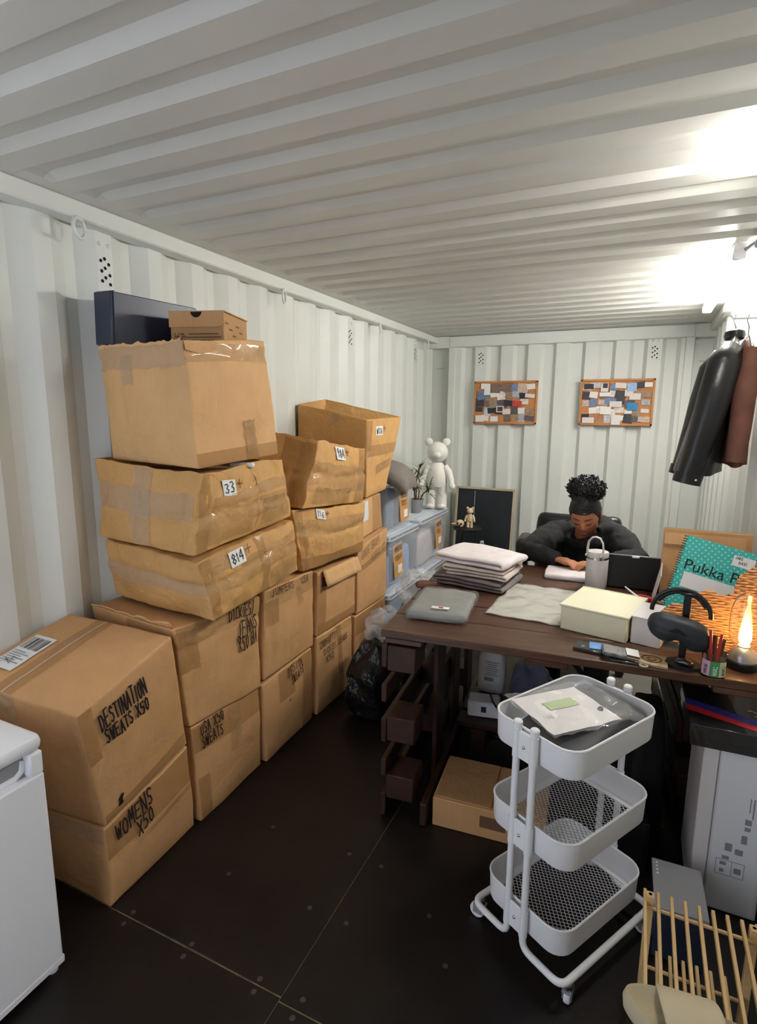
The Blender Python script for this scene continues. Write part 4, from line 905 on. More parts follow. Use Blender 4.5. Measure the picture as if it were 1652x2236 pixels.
mb = soft((.22, .20, .028), .013, (9, 9, 3), .005, 14, 5); mb.xf(T(1.605, 2.965, DZ, rz=.06)); solo('folded_tshirt', mb, 'jeanw', 'white folded t-shirt under the hand of the seated person', 'clothes')
mb = soft((.10, .05, .03), .014, (6, 4, 3), .006, 20, 6); mb.xf(T(1.01, 2.46, DZ, rz=.6)); solo('glove', mb, 'brownf', 'small brown crumpled pouch at the desk edge beside the jeans', 'pouch')
# ---- cream box with white box behind it
t = thing('gift_box', 'cream lidded cardboard box on the desk in front of the bottle', 'box', (1.815, 2.295, DZ), rz=-.22)
mb = MB(); mb.box((0, 0, .047), (.245, .265, .094), b=.004); obj('body', mb, 'cream', t)
mb = MB(); mb.box((.0, .006, .098), (.258, .285, .008), b=.0035); obj('lid', mb, 'cream', t)
mb = MB(); mb.box((0, .146, .094), (.258, .006, .022), b=.002); obj('lid_lip', mb, 'cream', t)
t = thing('gift_box', 'plain white cardboard box touching the cream lidded box on the desk', 'box', (1.985, 2.245, DZ), rz=-.22)
mb = MB(); mb.box((.004, 0, .05), (.10, .19, .10), b=.003); obj('body', mb, 'whitec', t); mb = MB(); mb.box((.004, .0, .1025), (.104, .194, .005), b=.001); obj('lid', mb, 'whitec', t)
# ---- bottle
t = thing('drink_bottle', 'pale grey insulated bottle with a loop handle on the desk', 'bottle', (1.752, 2.825, DZ))
mb = MB(); mb.lathe([(.046, 0), (.049, .004), (.0505, .05), (.0505, .142), (.048, .146)], seg=32); obj('body', mb, 'bottle', t)
mb = MB(); mb.lathe([(.0485, .145), (.0485, .156)], seg=32); obj('steel_band', mb, 'chrome', t)
mb = MB(); mb.lathe([(.0505, .156), (.0505, .176), (.048, .181), (.02, .183), (0, .183)], seg=32); ld = obj('lid', mb, 'bottle', t)
hp = [(-.036, -.034, .162), (-.036, -.036, .20), (-.032, -.036, .232), (-.016, -.034, .252), (.0, -.03, .256), (.018, -.026, .25), (.03, -.022, .228), (.034, -.02, .20), (.036, -.02, .162)]
mb = MB(); mb.tube(hp, .0105, 8, sq=.45); mb.xf(Matrix.Rotation(-.35, 4, 'Z')); hh = obj('handle', mb, 'bottle', t)
for x in (-.036, .036):
    mb = MB(); mb.sphere((x, -.046, .166), .007, 10, 8); mb.xf(Matrix.Rotation(-.35, 4, 'Z')); obj('pivot', mb, 'chrome', hh)
mb = ribbons([[(-.01, .02), (0, .03), (.01, .02)], [(-.014, .008), (.014, .008)]], .004, lambda x, y: V((.0512*math.sin(x/.05-.55), -.0512*math.cos(x/.05-.55), .08+y))); obj('logo_print', mb, 'label', t, recalc=False)
# ---- laptop seen from behind
t = thing('laptop', 'black laptop standing open with its back to the aisle', 'laptop', (1.94, 2.86, DZ), rz=.04)
mb = MB(); mb.box((0, .085, .008), (.33, .16, .016), b=.003); obj('base', mb, 'screen', t)
rx = Matrix.Rotation(-.16, 3, 'X')
mb = MB(); mb.box((0, .012, .085), (.33, .008, .155), rot=rx, b=.002); obj('screen_back', mb, 'screen', t)
mb = MB(); mb.box((0, .0245, .162), (.33, .009, .006), rot=rx, b=.001); obj('top_edge', mb, 'silver', t)
mb = MB(); mb.box((-.02, .022, .158), (.034, .016, .011), rot=rx, b=.003); obj('webcam_clip', mb, 'whitep', t)
mb = MB(); mb.lathe([(.004, 0), (.009, .012), (.009, .016), (0, .018)], seg=12); mb.xf(T(1.70, 3.0, DZ+.028)); solo('bottle_cap', mb, 'whitep', 'tiny white cap lying on the white t-shirt', 'cap')
# pen, tape roll and cables
mb = MB(); mb.tube([(1.885, 2.62, .895), (1.96, 2.555, .858), (2.03, 2.50, .832)], [.003, .006, .006], 8); solo('plastic_spoon', mb, 'whitep', 'thin white plastic stick leaning over the box edge', 'stick')
t = thing('tape_roll', 'red roll of tape beside the thin white stick', 'tape', (1.96, 2.60, DZ))
mb = MB(); mb.lathe([(.018, 0), (.034, 0), (.034, .05), (.018, .05), (.018, 0)], seg=24); obj('roll', mb, 'red', t)
for k, lab in ((0, 'white charging cable curling by the red tape roll'), (1, 'white charging cable lying on the desk behind the cream box')):
    mb = MB(); mb.tube([(1.99+.01*k, 2.63, DZ+.006), (2.00, 2.60, DZ+.03+.015*k), (2.02, 2.58, DZ+.045+.012*k), (2.05, 2.58, DZ+.04), (2.06, 2.60+.03*k, DZ+.006)], .0028, 6); solo('charging_cable', mb, 'whitep', lab, 'cable')
# ---- wallets, phone, pouch
t = thing('wallet', 'black leather wallet with a blue card sticking out', 'wallet', (1.79, 2.03, DZ), rz=-.12)
mb = MB(); mb.box((0, 0, .006), (.10, .075, .012), b=.004); obj('leather', mb, 'arcblack', t); mb = MB(); mb.box((.022, .014, .0135), (.05, .06, .002), rot=Matrix.Rotation(.2, 3, 'Z')); obj('blue_card', mb, 'blue', t); mb = MB(); mb.box((-.02, -.008, .0125), (.012, .008, .001)); obj('emblem', mb, 'chrome', t)
t = thing('wallet', 'grey checked card wallet stuffed with cards', 'wallet', (1.885, 2.005, DZ+.010), rz=.1)
mb = MB(); mb.box((0, 0, .008), (.105, .08, .014), rot=Matrix.Rotation(.1, 3, 'Y'), b=.004); obj('leather', mb, 'check', t)
for i, c in enumerate(('label', 'arcblack', 'kraft')):
    mb = MB(); mb.box((.045, -.006*i, .014-.003*i), (.04, .06, .0015), rot=Matrix.Rotation(.1, 3, 'Y')); obj('bank_card', mb, c, t)
mb = MB(); mb.box((1.905, 1.985, DZ+.0045), (.09, .06, .009), rot=Matrix.Rotation(.05, 3, 'Z'), b=.003); solo('phone', mb, 'arcblack', 'black phone under the checked wallet', 'phone')
t = thing('coin_pouch', 'beige embroidered coin pouch with a loop beside the headphone stand', 'pouch', (1.99, 2.015, DZ), rz=-.08)
mb = soft((.10, .09, .010), .004, (8, 8, 2), .003, 20, 4); obj('cloth', mb, 'pouch', t); mb = MB(); mb.tube([(.03*math.cos(a), .026*math.sin(a), .0115) for a in [2*PI*i/20 for i in range(20)]], .0022, 5, closed=True); mb.tube([(.014*math.cos(a), .012*math.sin(a), .0115) for a in [2*PI*i/16 for i in range(16)]], .002, 5, closed=True); obj('embroidery', mb, 'inkb', t)
mb = MB(); mb.box((0, -.045, .009), (.10, .008, .006), b=.002); obj('hem', mb, 'pouch', t); mb = MB(); mb.tube([(-.02+.012*math.cos(a), -.056+.010*math.sin(a), .005) for a in [2*PI*i/12 for i in range(12)]], .003, 6, closed=True); obj('loop', mb, 'foam', t)
# ---- headphone stand, headphones in their case, mouse
t = thing('headphone_stand', 'black headphone stand with an octagonal base on the desk', 'stand', (2.085, 2.03, DZ), rz=-.1)
mb = MB(); a8 = [((.055 if i % 2 else .058)*math.cos(PI/8+PI/4*i), .05*math.sin(PI/8+PI/4*i)) for i in range(8)]; mb.prism(a8, 0, .010); obj('base', mb, 'blackm', t)
mb = MB(); mb.box((-.006, .02, .125), (.022, .009, .24), b=.002); obj('pole', mb, 'black', t)
mb = MB(); mb.box((-.006, .02, .247), (.045, .05, .010), b=.004); obj('cradle', mb, 'black', t)
t = thing('headphones', 'black headphones in a slate case hanging on the stand', 'headphones', (2.062, 2.025, DZ+.068), rz=-.12)
def arc(r, s=1): return [(r*1.02*math.cos(PI*i/20), .02, .105+r*.98*math.sin(PI*i/20)) for i in range(21)]
mb = MB(); mb.tube(arc(.086), .0075, 8); obj('headband', mb, 'black', t)
mb = MB(); mb.tube(arc(.078)[3:-3], .0045, 8, sq=1.6); obj('headband_mesh', mb, 'leather', t)
def case(q):
    a = (q.x/.095); z = q.z-.055
    return V((q.x, q.y*(1-.25*a*a), .055+z*(1.0-.35*max(0, -a)**2 if z < 0 else 1-.25*a*a) + (.02*math.exp(-(a/.25)**2) if z < 0 else 0) - .012*a))
mb = soft((.19, .085, .105), .04, (14, 8, 8), 0, 1, 0, case); obj('case', mb, 'casef', t)
mb = MB(); mb.box((.01, -.030, .062), (.11, .004, .004), rot=Matrix.Rotation(.1, 3, 'Y')); obj('case_seam', mb, 'black', t)
mb = soft((.055, .034, .022), .011, (8, 6, 4), fn=lambda q: V((q.x, q.y, q.z*(1-.3*abs(q.x)/.03)))); mb.xf(T(2.088, 2.012, DZ+.0105, rz=-.3)); solo('computer_mouse', mb, 'arcblack', 'glossy black computer mouse on the base of the headphone stand', 'mouse')
# ---- glass of pens
t = thing('pen_jar', 'glass jar with green and pink paper label holding pens', 'jar', (2.168, 1.995, DZ))
mb = MB(); mb.lathe([(.034, 0), (.036, .004), (.036, .078), (.034, .080), (.0335, .078), (.0335, .006), (0, .006)], seg=28); obj('glass', mb, 'glass', t)
for a0, a1, c in ((-2.75, -1.95, 'pink'), (-1.92, -1.25, 'green'), (-1.22, -.5, 'palegreen')):
    mb = MB(); mb.grid(lambda u, v: V((.0368*math.cos(a0+(a1-a0)*u), .0368*math.sin(a0+(a1-a0)*u), .008+.05*v)), 8, 2); lo = obj('label_panel', mb, c, t, recalc=False)
    am = (a0+a1)/2; mb = ribbons(strokes('HAIR' if c == 'pink' else 'MINT', .010, .6, W=.032, seed=3), .0022, lambda x, y: V((.0373*math.cos(am+y/.037-.1), .0373*math.sin(am+y/.037-.1), .014+x))); obj('label_text', mb, 'ink' if c != 'green' else 'label', lo, recalc=False)
for i, (x, y, l, c, h) in enumerate(((-.012, 0, .15, 'red', .0045), (.008, -.008, .145, 'red', .0045), (.016, .010, .12, 'brownf', .006), (-.02, .012, .11, 'arcblack', .0045), (.0, .018, .125, 'brownf', .007))):
    mb = MB(); mb.tube([(2.168+x*.5, 1.995+y*.5, DZ+.007), (2.168+x*1.5, 1.995+y*1.5, DZ+l)], h, 8); solo('pen', mb, c, ('red pen in the glass jar nearest the headphone case', 'red pen in the middle of the glass jar', 'thick brown marker in the glass jar by the lamp', 'short black pen in the glass jar', 'thick brown marker at the back of the glass jar')[i], 'pen')
# ---- flame lamp
t = thing('flame_lamp', 'small metal lamp with a burning flame in a glass chimney', 'lamp', (2.262, 2.10, DZ))
mb = MB(); mb.lathe([(.046, 0), (.048, .004), (.048, .026), (.044, .03)], seg=32); obj('base', mb, 'black', t)
mb = MB(); mb.lathe([(.044, .03), (.043, .045), (.032, .062), (.02, .07), (.018, .078), (0, .078)], seg=32); obj('burner', mb, 'silver', t)
mb = MB(); mb.lathe([(.030, .074), (.046, .10), (.050, .15), (.048, .20), (.036, .24), (.022, .252), (.021, .252), (.035, .238), (.0465, .20), (.0485, .15), (.0445, .10), (.029, .075)], seg=32); obj('chimney', mb, 'glass', t)
mb = MB(); mb.lathe([(0, .076), (.013, .084), (.019, .100), (.018, .120), (.012, .145), (.006, .168), (.002, .186), (0, .19)], seg=16); obj('flame', mb, 'flame', t)
# ---- wicker scalloped panel
t = thing('wicker_mirror', 'scalloped woven wicker panel leaning behind the flame lamp', 'wicker panel', (2.205, 2.215, DZ))
CIR = ((-.13, -.10, .072), (-.045, -.06, .088), (.125, .04, .10), (.0, -.10, .10), (.12, -.08, .11), (.05, -.05, .085), (-.09, -.12, .07))
def inside(x, z): return any((x-a)**2+(z-b)**2 < r*r for a, b, r in CIR) and z > -.178
lean = T(0, 0, .19, rx=-.12)
mb = MB()
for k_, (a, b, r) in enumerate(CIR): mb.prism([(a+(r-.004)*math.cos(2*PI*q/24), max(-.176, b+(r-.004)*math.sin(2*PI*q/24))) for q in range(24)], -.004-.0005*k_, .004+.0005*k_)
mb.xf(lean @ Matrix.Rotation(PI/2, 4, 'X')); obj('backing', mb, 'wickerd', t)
mb = MB(); z = -.185; k = 0
while z < .186:
    run = []; x = -.22
    while x <= .235:
        if inside(x, z): run.append((x, -.010+.0035*math.sin(x*150+k*PI), z+.0012*math.sin(x*60+k)))
        elif len(run) > 2: mb.tube(run, .0042, 5); run = []
        else: run = []
        x += .0055
    if len(run) > 2: mb.tube(run, .0042, 5)
    z += .0088; k += 1
mb.xf(lean); o = obj('woven_strands', mb, 'wicker', t); o['kind'] = 'stuff'
# ---- spiral notebook and card folder
t = thing('cardboard_folder', 'plain brown cardboard mailer standing behind the teal notebook', 'mailer', (2.185, 2.70, DZ), rz=.0)
mb = MB(); mb.box((0, 0, .172), (.33, .035, .344), rot=Matrix.Rotation(-.06, 3, 'X'), b=.003); obj('body', mb, 'card', t)
mb = MB(); mb.box((-.01, -.022, .305), (.30, .003, .05), rot=Matrix.Rotation(-.06, 3, 'X')); obj('flap', mb, 'card3', t)
mb = MB(); mb.box((2.01, 2.66, DZ+.09), (.004, .12, .18), rot=Matrix.Rotation(.15, 3, 'Y') @ Matrix.Rotation(.3, 3, 'X')); solo('paper_sheet', mb, 'paper', 'loose white sheet slipped beside the cardboard mailer', 'paper')
nb = thing('notebook', 'teal dotted spiral notebook leaning tilted against the cardboard mailer', 'notebook', (2.03, 2.47, DZ))
R = T(0, 0, .058) @ Matrix.Rotation(-.24, 4, 'X') @ Matrix.Rotation(.225, 4, 'Y')
def nbx(mb): return mb.xf(R)
mb = MB(); mb.box((.125, .004, .155), (.25, .008, .31)); obj('pages', nbx(mb), 'paper', nb)
mb = MB(); mb.box((.125, -.001, .155), (.25, .0016, .31), b=.0004); cv = obj('cover', nbx(mb), 'teal', nb)
f = fontmesh('Pukka Pad', .062); f.xf(Matrix.Translation((.022, -.0026, .175)) @ Matrix.Rotation(PI/2, 4, 'X')); obj('cover_title', nbx(f), 'ink', cv, recalc=False, smooth=False)
mb = MB(); mb.box((.125, -.0024, .135), (.185, .0012, .062), b=.0003); st = obj('blank_sticker', nbx(mb), 'paper', cv)
mb = MB(); mb.box((.215, -.0024, .265), (.075, .0012, .042)); st = obj('name_sticker', nbx(mb), 'paper', cv)
mb = ribbons(strokes('JAKE', .011, .55, W=.028, seed=2), .0018, lambda x, y: V((.184+x, -.0034, .272+y))); ribbons(strokes('DAVI', .011, .55, W=.03, seed=4), .0018, lambda x, y: V((.20+x, -.0034, .255+y)), mb); obj('name_text', nbx(mb), 'ink', st, recalc=False, smooth=False) if False else obj('name_text', nbx(mb), 'ink', cv, recalc=False, smooth=False)
for i in range(30):
    mb = MB(); z = .008+.0102*i; mb.tube([(.008*math.cos(a)-.001, .003+.009*math.sin(a), z) for a in [2*PI*k/10 for k in range(10)]], .0011, 4, closed=True); obj('spiral_coil', nbx(mb), 'black', nb)
# ================================================================== office chair
t = thing('office_chair', 'black padded office chair behind the desk', 'chair', (1.58, 3.62, 0.005), rz=.06)
def back(q):
    z = q.z/.62; return V((q.x*(1-.16*max(0, z-.6)**2/.16), q.y + .5*q.x*q.x - .06*z, q.z))
mb = soft((.54, .09, .52), .04, (10, 5, 10), fn=back); mb.xf(T(0, .24, .475)); obj('backrest', mb, 'leather', t, ang=60)
mb = soft((.50, .48, .10), .04, (8, 8, 4)); mb.xf(T(0, -.02, .40)); obj('seat', mb, 'leather', t, ang=60)
for s in (-1, 1):
    mb = MB(); mb.tube([(s*.25, .14, .44), (s*.315, .14, .50), (s*.32, .12, .70), (s*.32, .10, .76)], .018, 10); a = obj('armrest_post', mb, 'black', t)
    mb = soft((.085, .27, .10), .035, (5, 8, 4)); mb.xf(T(s*.325, .07, .755)); obj('armrest', mb, 'leather', t, ang=60)
mb = MB(); mb.tube([(0, 0, .40), (0, 0, .10)], .028, 12); obj('gas_lift', mb, 'black', t)
for i in range(5):
    a = -PI/2+2*PI*i/5+.42; d = V((math.cos(a), math.sin(a), 0))
    mb = MB(); mb.tube([V((0, 0, .105)), d*.15+V((0, 0, .10)), d*.31+V((0, 0, .072))], [.030, .024, .016], 8); l = obj('base_arm', mb, 'black', t)
    mb = MB()
    for s in (-1, 1): mb.lathe([(0, -.01), (.024, -.01), (.026, -.004), (.026, .004), (.024, .01), (0, .01)], seg=16); k = len(mb.v)-16*6; mb.v[k:] = [Matrix.Rotation(a, 3, 'Z') @ (Matrix.Rotation(PI/2, 3, 'X') @ p + V((0, s*.014, 0))) + d*.31 + V((0, 0, .026)) for p in mb.v[k:]]
    mb.tube([d*.31+V((0, 0, .03)), d*.31+V((0, 0, .075))], .008, 8); obj('castor', mb, 'black', l)
# ================================================================== person bent over the desk
ps = thing('person', 'person with a curly black bun in a charcoal hoodie bent over the desk', 'person', (1.63, 3.52, .30))
HC = V((1.652, 3.225, 1.106)); HR = Matrix.Rotation(math.radians(-5), 4, 'Z') @ Matrix.Rotation(math.radians(-4), 4, 'Y') @ Matrix.Rotation(math.radians(27), 4, 'X')
HM = Matrix.Translation(HC) @ HR
g = lambda x, s: math.exp(-(x/s)**2)
def headpt(p):
    x, y, z = p; n = V((x/.075, y/.095, z/.115))
    fr = max(0, -n.y)                                  # 1 at the face
    if z < 0:
        k = (-z/.115); x *= 1-.34*k**1.6; y = y*(1-.16*k) if y > 0 else y*(1-.10*k**2)
    y2 = y
    if y < 0:
        y2 -= .020*g(x, .011)*g(z+.022, .020)*fr + .008*g(x, .018)*g(z+.036, .010)*fr       # nose
        y2 -= .004*g(x, .03)*g(z-.045, .02)*fr
        for s in (-1, 1):
            y2 += .009*g(x-s*.031, .016)*g(z-.004, .012)*fr; y2 -= .0055*g(x-s*.031, .013)*g(z-.002, .008)*fr   # socket and lid
            y2 -= .004*g(x-s*.03, .02)*g(z-.024, .008)*fr; y2 -= .005*g(x-s*.042, .02)*g(z+.028, .018)*fr       # brow, cheek
        y2 -= .0075*g(x, .022)*g(z+.058, .006)*fr + .007*g(x, .020)*g(z+.070, .007)*fr - .006*g(x, .024)*g(z+.0640, .0026)*fr     # lips
        y2 -= .007*g(x, .02)*g(z+.098, .014)*fr
    return V((x, y2, z))
mb = MB()
hd = MB(); hd.sphere((0, 0, 0), (.075, .095, .115), 72, 56, fn=headpt)
for s in (-1, 1): hd.sphere((s*.076, .012, -.005), (.012, .02, .032), 12, 10)
hd.xf(HM); mb.add(hd.v, hd.f)
NB = V((1.645, 3.44, .975))
mb.tube([HM @ V((0, .035, -.05)), HM @ V((0, .05, -.10)), NB+V((0, -.05, .02)), NB+V((0, .02, -.06))], [.055, .052, .055, .07], 16)
# torso, legs
mb.tube([(1.645, 3.48, .93), (1.64, 3.56, .80), (1.64, 3.61, .65), (1.64, 3.64, .54)], [.10, .13, .12, .14], 18, sq=.8)
SH = {-1: V((1.645-.165, 3.45, .935)), 1: V((1.645+.165, 3.45, .945))}
EL = {-1: V((1.345, 3.21, .868)), 1: V((1.930, 3.26, .870))}
WR = {-1: V((1.535, 3.075, .868)), 1: V((1.76, 3.06, .872))}
for s in (-1, 1):
    mb.tube([SH[s], SH[s].lerp(EL[s], .5), EL[s], EL[s].lerp(WR[s], .4), WR[s]], [.052, .045, .040, .036, .024], 14)
    mb.tube([(1.64+s*.09, 3.62, .53), (1.64+s*.12, 3.40, .54), (1.64+s*.13, 3.22, .535), (1.64+s*.13, 3.20, .40), (1.64+s*.13, 3.24, .20), (1.64+s*.13, 3.26, .10)], [.085, .08, .06, .055, .045, .035], 14)
    mb.tube([(1.64+s*.13, 3.28, .06), (1.64+s*.135, 3.20, .045), (1.64+s*.14, 3.08, .03)], [.036, .036, .028], 12)
def hand(s, tip):
    w0 = WR[s]; d = (tip-w0); d.z = 0; L = d.length; d.normalize(); side = V((-d.y, d.x, 0))*(-s)    # towards the thumb
    up_ = V((0, 0, 1))
    def q(a, b, c): return w0 + d*a + side*b + up_*c
    mb.tube([q(-.03, 0, .0), q(.02, 0, .006), q(.05, 0, .006), q(.078, 0, .0)], [.024, .030, .036, .034], 14, sq=.50, ref=up_)
    for i, (b, l) in enumerate(((.026, .066), (.009, .074), (-.009, .070), (-.026, .056))):
        mb.tube([q(.065, b*.9, .003), q(.085, b, .006), q(.085+l*.45, b*1.05, -.002), q(.085+l*.75, b*1.02, -.018), q(.085+l*.88, b, -.030)], [.0095, .0095, .0088, .0080, .0070], 8)
    mb.tube([q(.015, .022, .0), q(.035, .040, -.006), q(.062, .046, -.014), q(.085, .038, -.022)], [.013, .012, .010, .008], 8)
hand(-1, V((1.63, 3.02, .86))); hand(1, V((1.66, 3.01, .86)))
body = obj('body', mb, 'skin', ps, world=True)
rm = body.modifiers.new('skin', 'REMESH'); rm.mode = 'VOXEL'; rm.voxel_size = .0036; rm.use_smooth_shade = True
sm = body.modifiers.new('relax', 'SMOOTH'); sm.iterations = 2; sm.factor = .4
# hoodie
mb = MB()
mb.tube([(1.645, 3.455, .985), (1.645, 3.465, .96), (1.643, 3.50, .895), (1.64, 3.565, .76), (1.64, 3.60, .64), (1.64, 3.63, .52), (1.64, 3.63, .49)], [.075, .135, .185, .195, .19, .20, .19], 28, sq=.68, ref=V((0, 1, 0)))
for s in (-1, 1):
    mb.tube([SH[s]+V((-s*.06, 0, .012)), SH[s]+V((s*.005, -.01, -.005)), SH[s].lerp(EL[s], .5)+V((0, 0, .0)), EL[s]+V((0, 0, -.002)), EL[s].lerp(WR[s], .35)+V((0, 0, .008)), EL[s].lerp(WR[s], .75)+V((0, 0, .002)), WR[s].lerp(EL[s], .03)], [.085, .088, .080, .062, .056, .047, .040], 20)
    mb.tube([WR[s].lerp(EL[s], .10), WR[s].lerp(EL[s], .02), WR[s].lerp(EL[s], -.04)], [.034, .033, .032], 14)
# hood lying round the neck, heavier on one shoulder
ring = [(1.645+.115*math.cos(a), 3.462+.100*math.sin(a)-.012, .985+.022*math.sin(a)+.012*math.cos(a)-.055*max(0, -math.sin(a))) for a in [2*PI*i/24 for i in range(24)]]
mb.tube(ring, [.036+.012*math.cos(2*PI*i/24-.3) for i in range(24)], 12, closed=True)
mb.tube([(1.56, 3.56, .97), (1.645, 3.63, .96), (1.73, 3.56, .975)], [.05, .06, .05], 12)
mb.tube([(1.715, 3.37, .985), (1.765, 3.40, 1.00), (1.80, 3.46, .985)], [.035, .045, .04], 12); mb.tube([(1.58, 3.39, .975), (1.535, 3.43, .99), (1.52, 3.50, .98)], [.03, .036, .03], 12)
ho = obj('hoodie', mb, 'hoodie', ps, world=True)
rm = ho.modifiers.new('cloth', 'REMESH'); rm.mode = 'VOXEL'; rm.voxel_size = .007; rm.use_smooth_shade = True
sm = ho.modifiers.new('relax', 'SMOOTH'); sm.iterations = 4; sm.factor = .5
tx = bpy.data.textures.new('folds', 'CLOUDS'); tx.noise_scale = .07; tx.noise_depth = 2
dm = ho.modifiers.new('folds', 'DISPLACE'); dm.texture = tx; dm.strength = .022; dm.mid_level = .5; dm.texture_coords = 'LOCAL'
# trousers and shoes
mb = MB()
for s in (-1, 1): mb.tube([(1.64+s*.08, 3.64, .53), (1.64+s*.12, 3.42, .54), (1.64+s*.13, 3.20, .535), (1.64+s*.13, 3.19, .40), (1.64+s*.13, 3.23, .20), (1.64+s*.13, 3.25, .09)], [.105, .10, .08, .075, .068, .065], 16)
tro = obj('trousers', mb, 'blackm', ps, world=True)
for s in (-1, 1):
    mb = soft((.085, .25, .075), .035, (6, 10, 5), fn=lambda q: V((q.x, q.y, q.z*(1-.25*max(0, -q.y)/.12)))); mb.xf(T(1.64+s*.135, 3.18, .006)); obj('shoe', mb, 'blackm', ps, world=True)
# eyes cast down: lashes, brows, lips
for s in (-1, 1):
    arc = [HM @ (headpt(V((s*.031+.015*u, -.095*math.sqrt(max(.01, 1-((s*.031+.015*u)/.075)**2)), -.004-.004*(1-u*u))))+V((0, -.0028, 0))) for u in (-1, -.66, -.33, 0, .33, .66, 1)]
    mb = MB(); mb.tube(arc, [.001, .0022, .003, .003, .003, .0022, .001], 6); obj('eyelashes', mb, 'hair', ps, world=True)
    arc = [HM @ (headpt(V((s*.032+.020*u, -.095*math.sqrt(max(.01, 1-((s*.032+.020*u)/.075)**2)), .024+.004*(1-u*u)-.002*u*s)))+V((0, -.002, 0))) for u in (-1, -.66, -.33, 0, .33, .66, 1)]
    mb = MB(); mb.tube(arc, [.001, .0025, .003, .003, .003, .002, .001], 6, sq=.6); obj('eyebrow', mb, 'hair', ps, world=True)
arc = [HM @ (headpt(V((.020*u, -.0945, -.064)))+V((0, -.001, 0))) for u in (-1, -.6, -.3, 0, .3, .6, 1)]
mb = MB(); mb.tube(arc, [.001, .003, .0038, .004, .0038, .003, .001], 6); obj('lips', mb, 'lip', ps, world=True)
# hair: close cap swept up into a big curly bun
mb = MB()
def cap(p):
    x, y, z = p
    if y < 0: lim = .052
    else: lim = -.075
    f = min(1, max(0, (y+.06)/.06)); lim = .058*(1-f)+(-.06)*f
    zz = max(z, lim); k = 1.012+.07*min(1, max(0, z-lim)/.05)
    return V((x*k, y*k+.002, zz if zz > lim else lim-.002))+V(noise.noise_vector(V(p)*45))*.003
mb.sphere((0, .006, .012), (.078, .098, .122), 40, 30, fn=cap); mb.sphere((0, .03, .10), (.072, .075, .06), 24, 16); mb.xf(HM)
rnd = random.Random(4); BC = HM @ V((0, .04, .142))
BC = V((HC.x-.004, BC.y, BC.z))
mb.sphere(BC, (.088, .075, .062), 20, 14, fn=lambda p: p+V(noise.noise_vector(p*30))*.012)
for i in range(330):
    a = rnd.uniform(0, 2*PI); zz = rnd.uniform(-.75, 1); rr = math.sqrt(1-zz*zz); n = V((rr*math.cos(a), rr*math.sin(a), zz)); c = BC + V((n.x*.088, n.y*.074, n.z*.060)); a_, b_ = frame(n)
    r = rnd.uniform(.008, .016); L = rnd.uniform(.010, .030); ph = rnd.uniform(0, 6); pts = []
    for k in range(9):
        th = ph+k*.85; pts.append(c + n*(L*k/8-.006) + (a_*math.cos(th)+b_*math.sin(th))*r*(1-.05*k))
    mb.tube(pts, [.0034]*8+[.001], 4)
obj('hair', mb, 'hair', ps, world=True)
# ================================================================== three tier trolley
tr = thing('utility_trolley', 'white three tier metal trolley with mesh tray bottoms on castors', 'trolley', (1.785, 1.672, 0), rz=math.radians(60))
LX, WY, RR = .425, .305, .06
def rrect(lx, wy, r, z, n=7):
    out = []
    for qx, qy, a0 in ((1, 1, 0), (-1, 1, PI/2), (-1, -1, PI), (1, -1, 1.5*PI)):
        for i in range(n):
            a = a0+PI/2*i/(n-1); out.append(V((qx*(lx/2-r)+r*math.cos(a), qy*(wy/2-r)+r*math.sin(a), z)))
    return out
def inr(x, y, lx, wy, r):
    dx, dy = max(abs(x)-(lx/2-r), 0), max(abs(y)-(wy/2-r), 0); return dx*dx+dy*dy <= r*r
TZ = (.765, .487, .212); DP = .088
for zt in TZ:
    zb = zt-DP; mb = MB()
    mb.loft([rrect(LX-.030, WY-.030, RR-.012, zb+.002), rrect(LX-.012, WY-.012, RR-.006, zb+.001), rrect(LX-.006, WY-.006, RR-.003, zb+.008), rrect(LX, WY, RR, zt)], cap=False)
    mb.loft([rrect(LX-.005, WY-.005, RR-.0025, zt), rrect(LX-.012, WY-.012, RR-.006, zb+.010), rrect(LX-.05, WY-.05, RR-.02, zb+.006), rrect(LX-.05, WY-.05, RR-.02, zb+.002), rrect(LX-.030, WY-.030, RR-.012, zb+.002)], cap=False)
    t = obj('tray', mb, 'white', tr, ang=50)
    r = MB(); r.tube(rrect(LX-.002, WY-.002, RR, zt), .0035, 6, closed=True); obj('tray_rim', r, 'white', t)
    g = MB(); dx, dy, hw = .0075, .0092, .00125; ny = int(WY/dy)+2; nx = int(LX/dx)+2
    for j in range(ny):
        y0 = -WY/2+dy*j
        for i in range(nx):
            x = -LX/2+dx*i; s = 1 if (i+j) % 2 == 0 else -1
            for m_ in (1,):
                p, q = V((x, y0+s*dy/2*.92, zb+.005)), V((x+dx, y0-s*dy/2*.92, zb+.005))
                if inr(p.x, p.y, LX-.045, WY-.045, RR-.02) and inr(q.x, q.y, LX-.045, WY-.045, RR-.02):
                    d = (q-p).normalized(); n_ = V((-d.y, d.x, 0))*hw
                    g.add([p-n_, q-n_, q+n_, p+n_], [(0, 1, 2, 3)])
                    if s > 0: g.add([p+V((-.0022, -.0012, 0)), p+V((.0022, -.0012, 0)), p+V((.0022, .0016, 0)), p+V((-.0022, .0016, 0))], [(0, 1, 2, 3)])
    gm = obj('mesh_bottom', g, 'white', t, recalc=False, smooth=False); gm['kind'] = 'stuff'
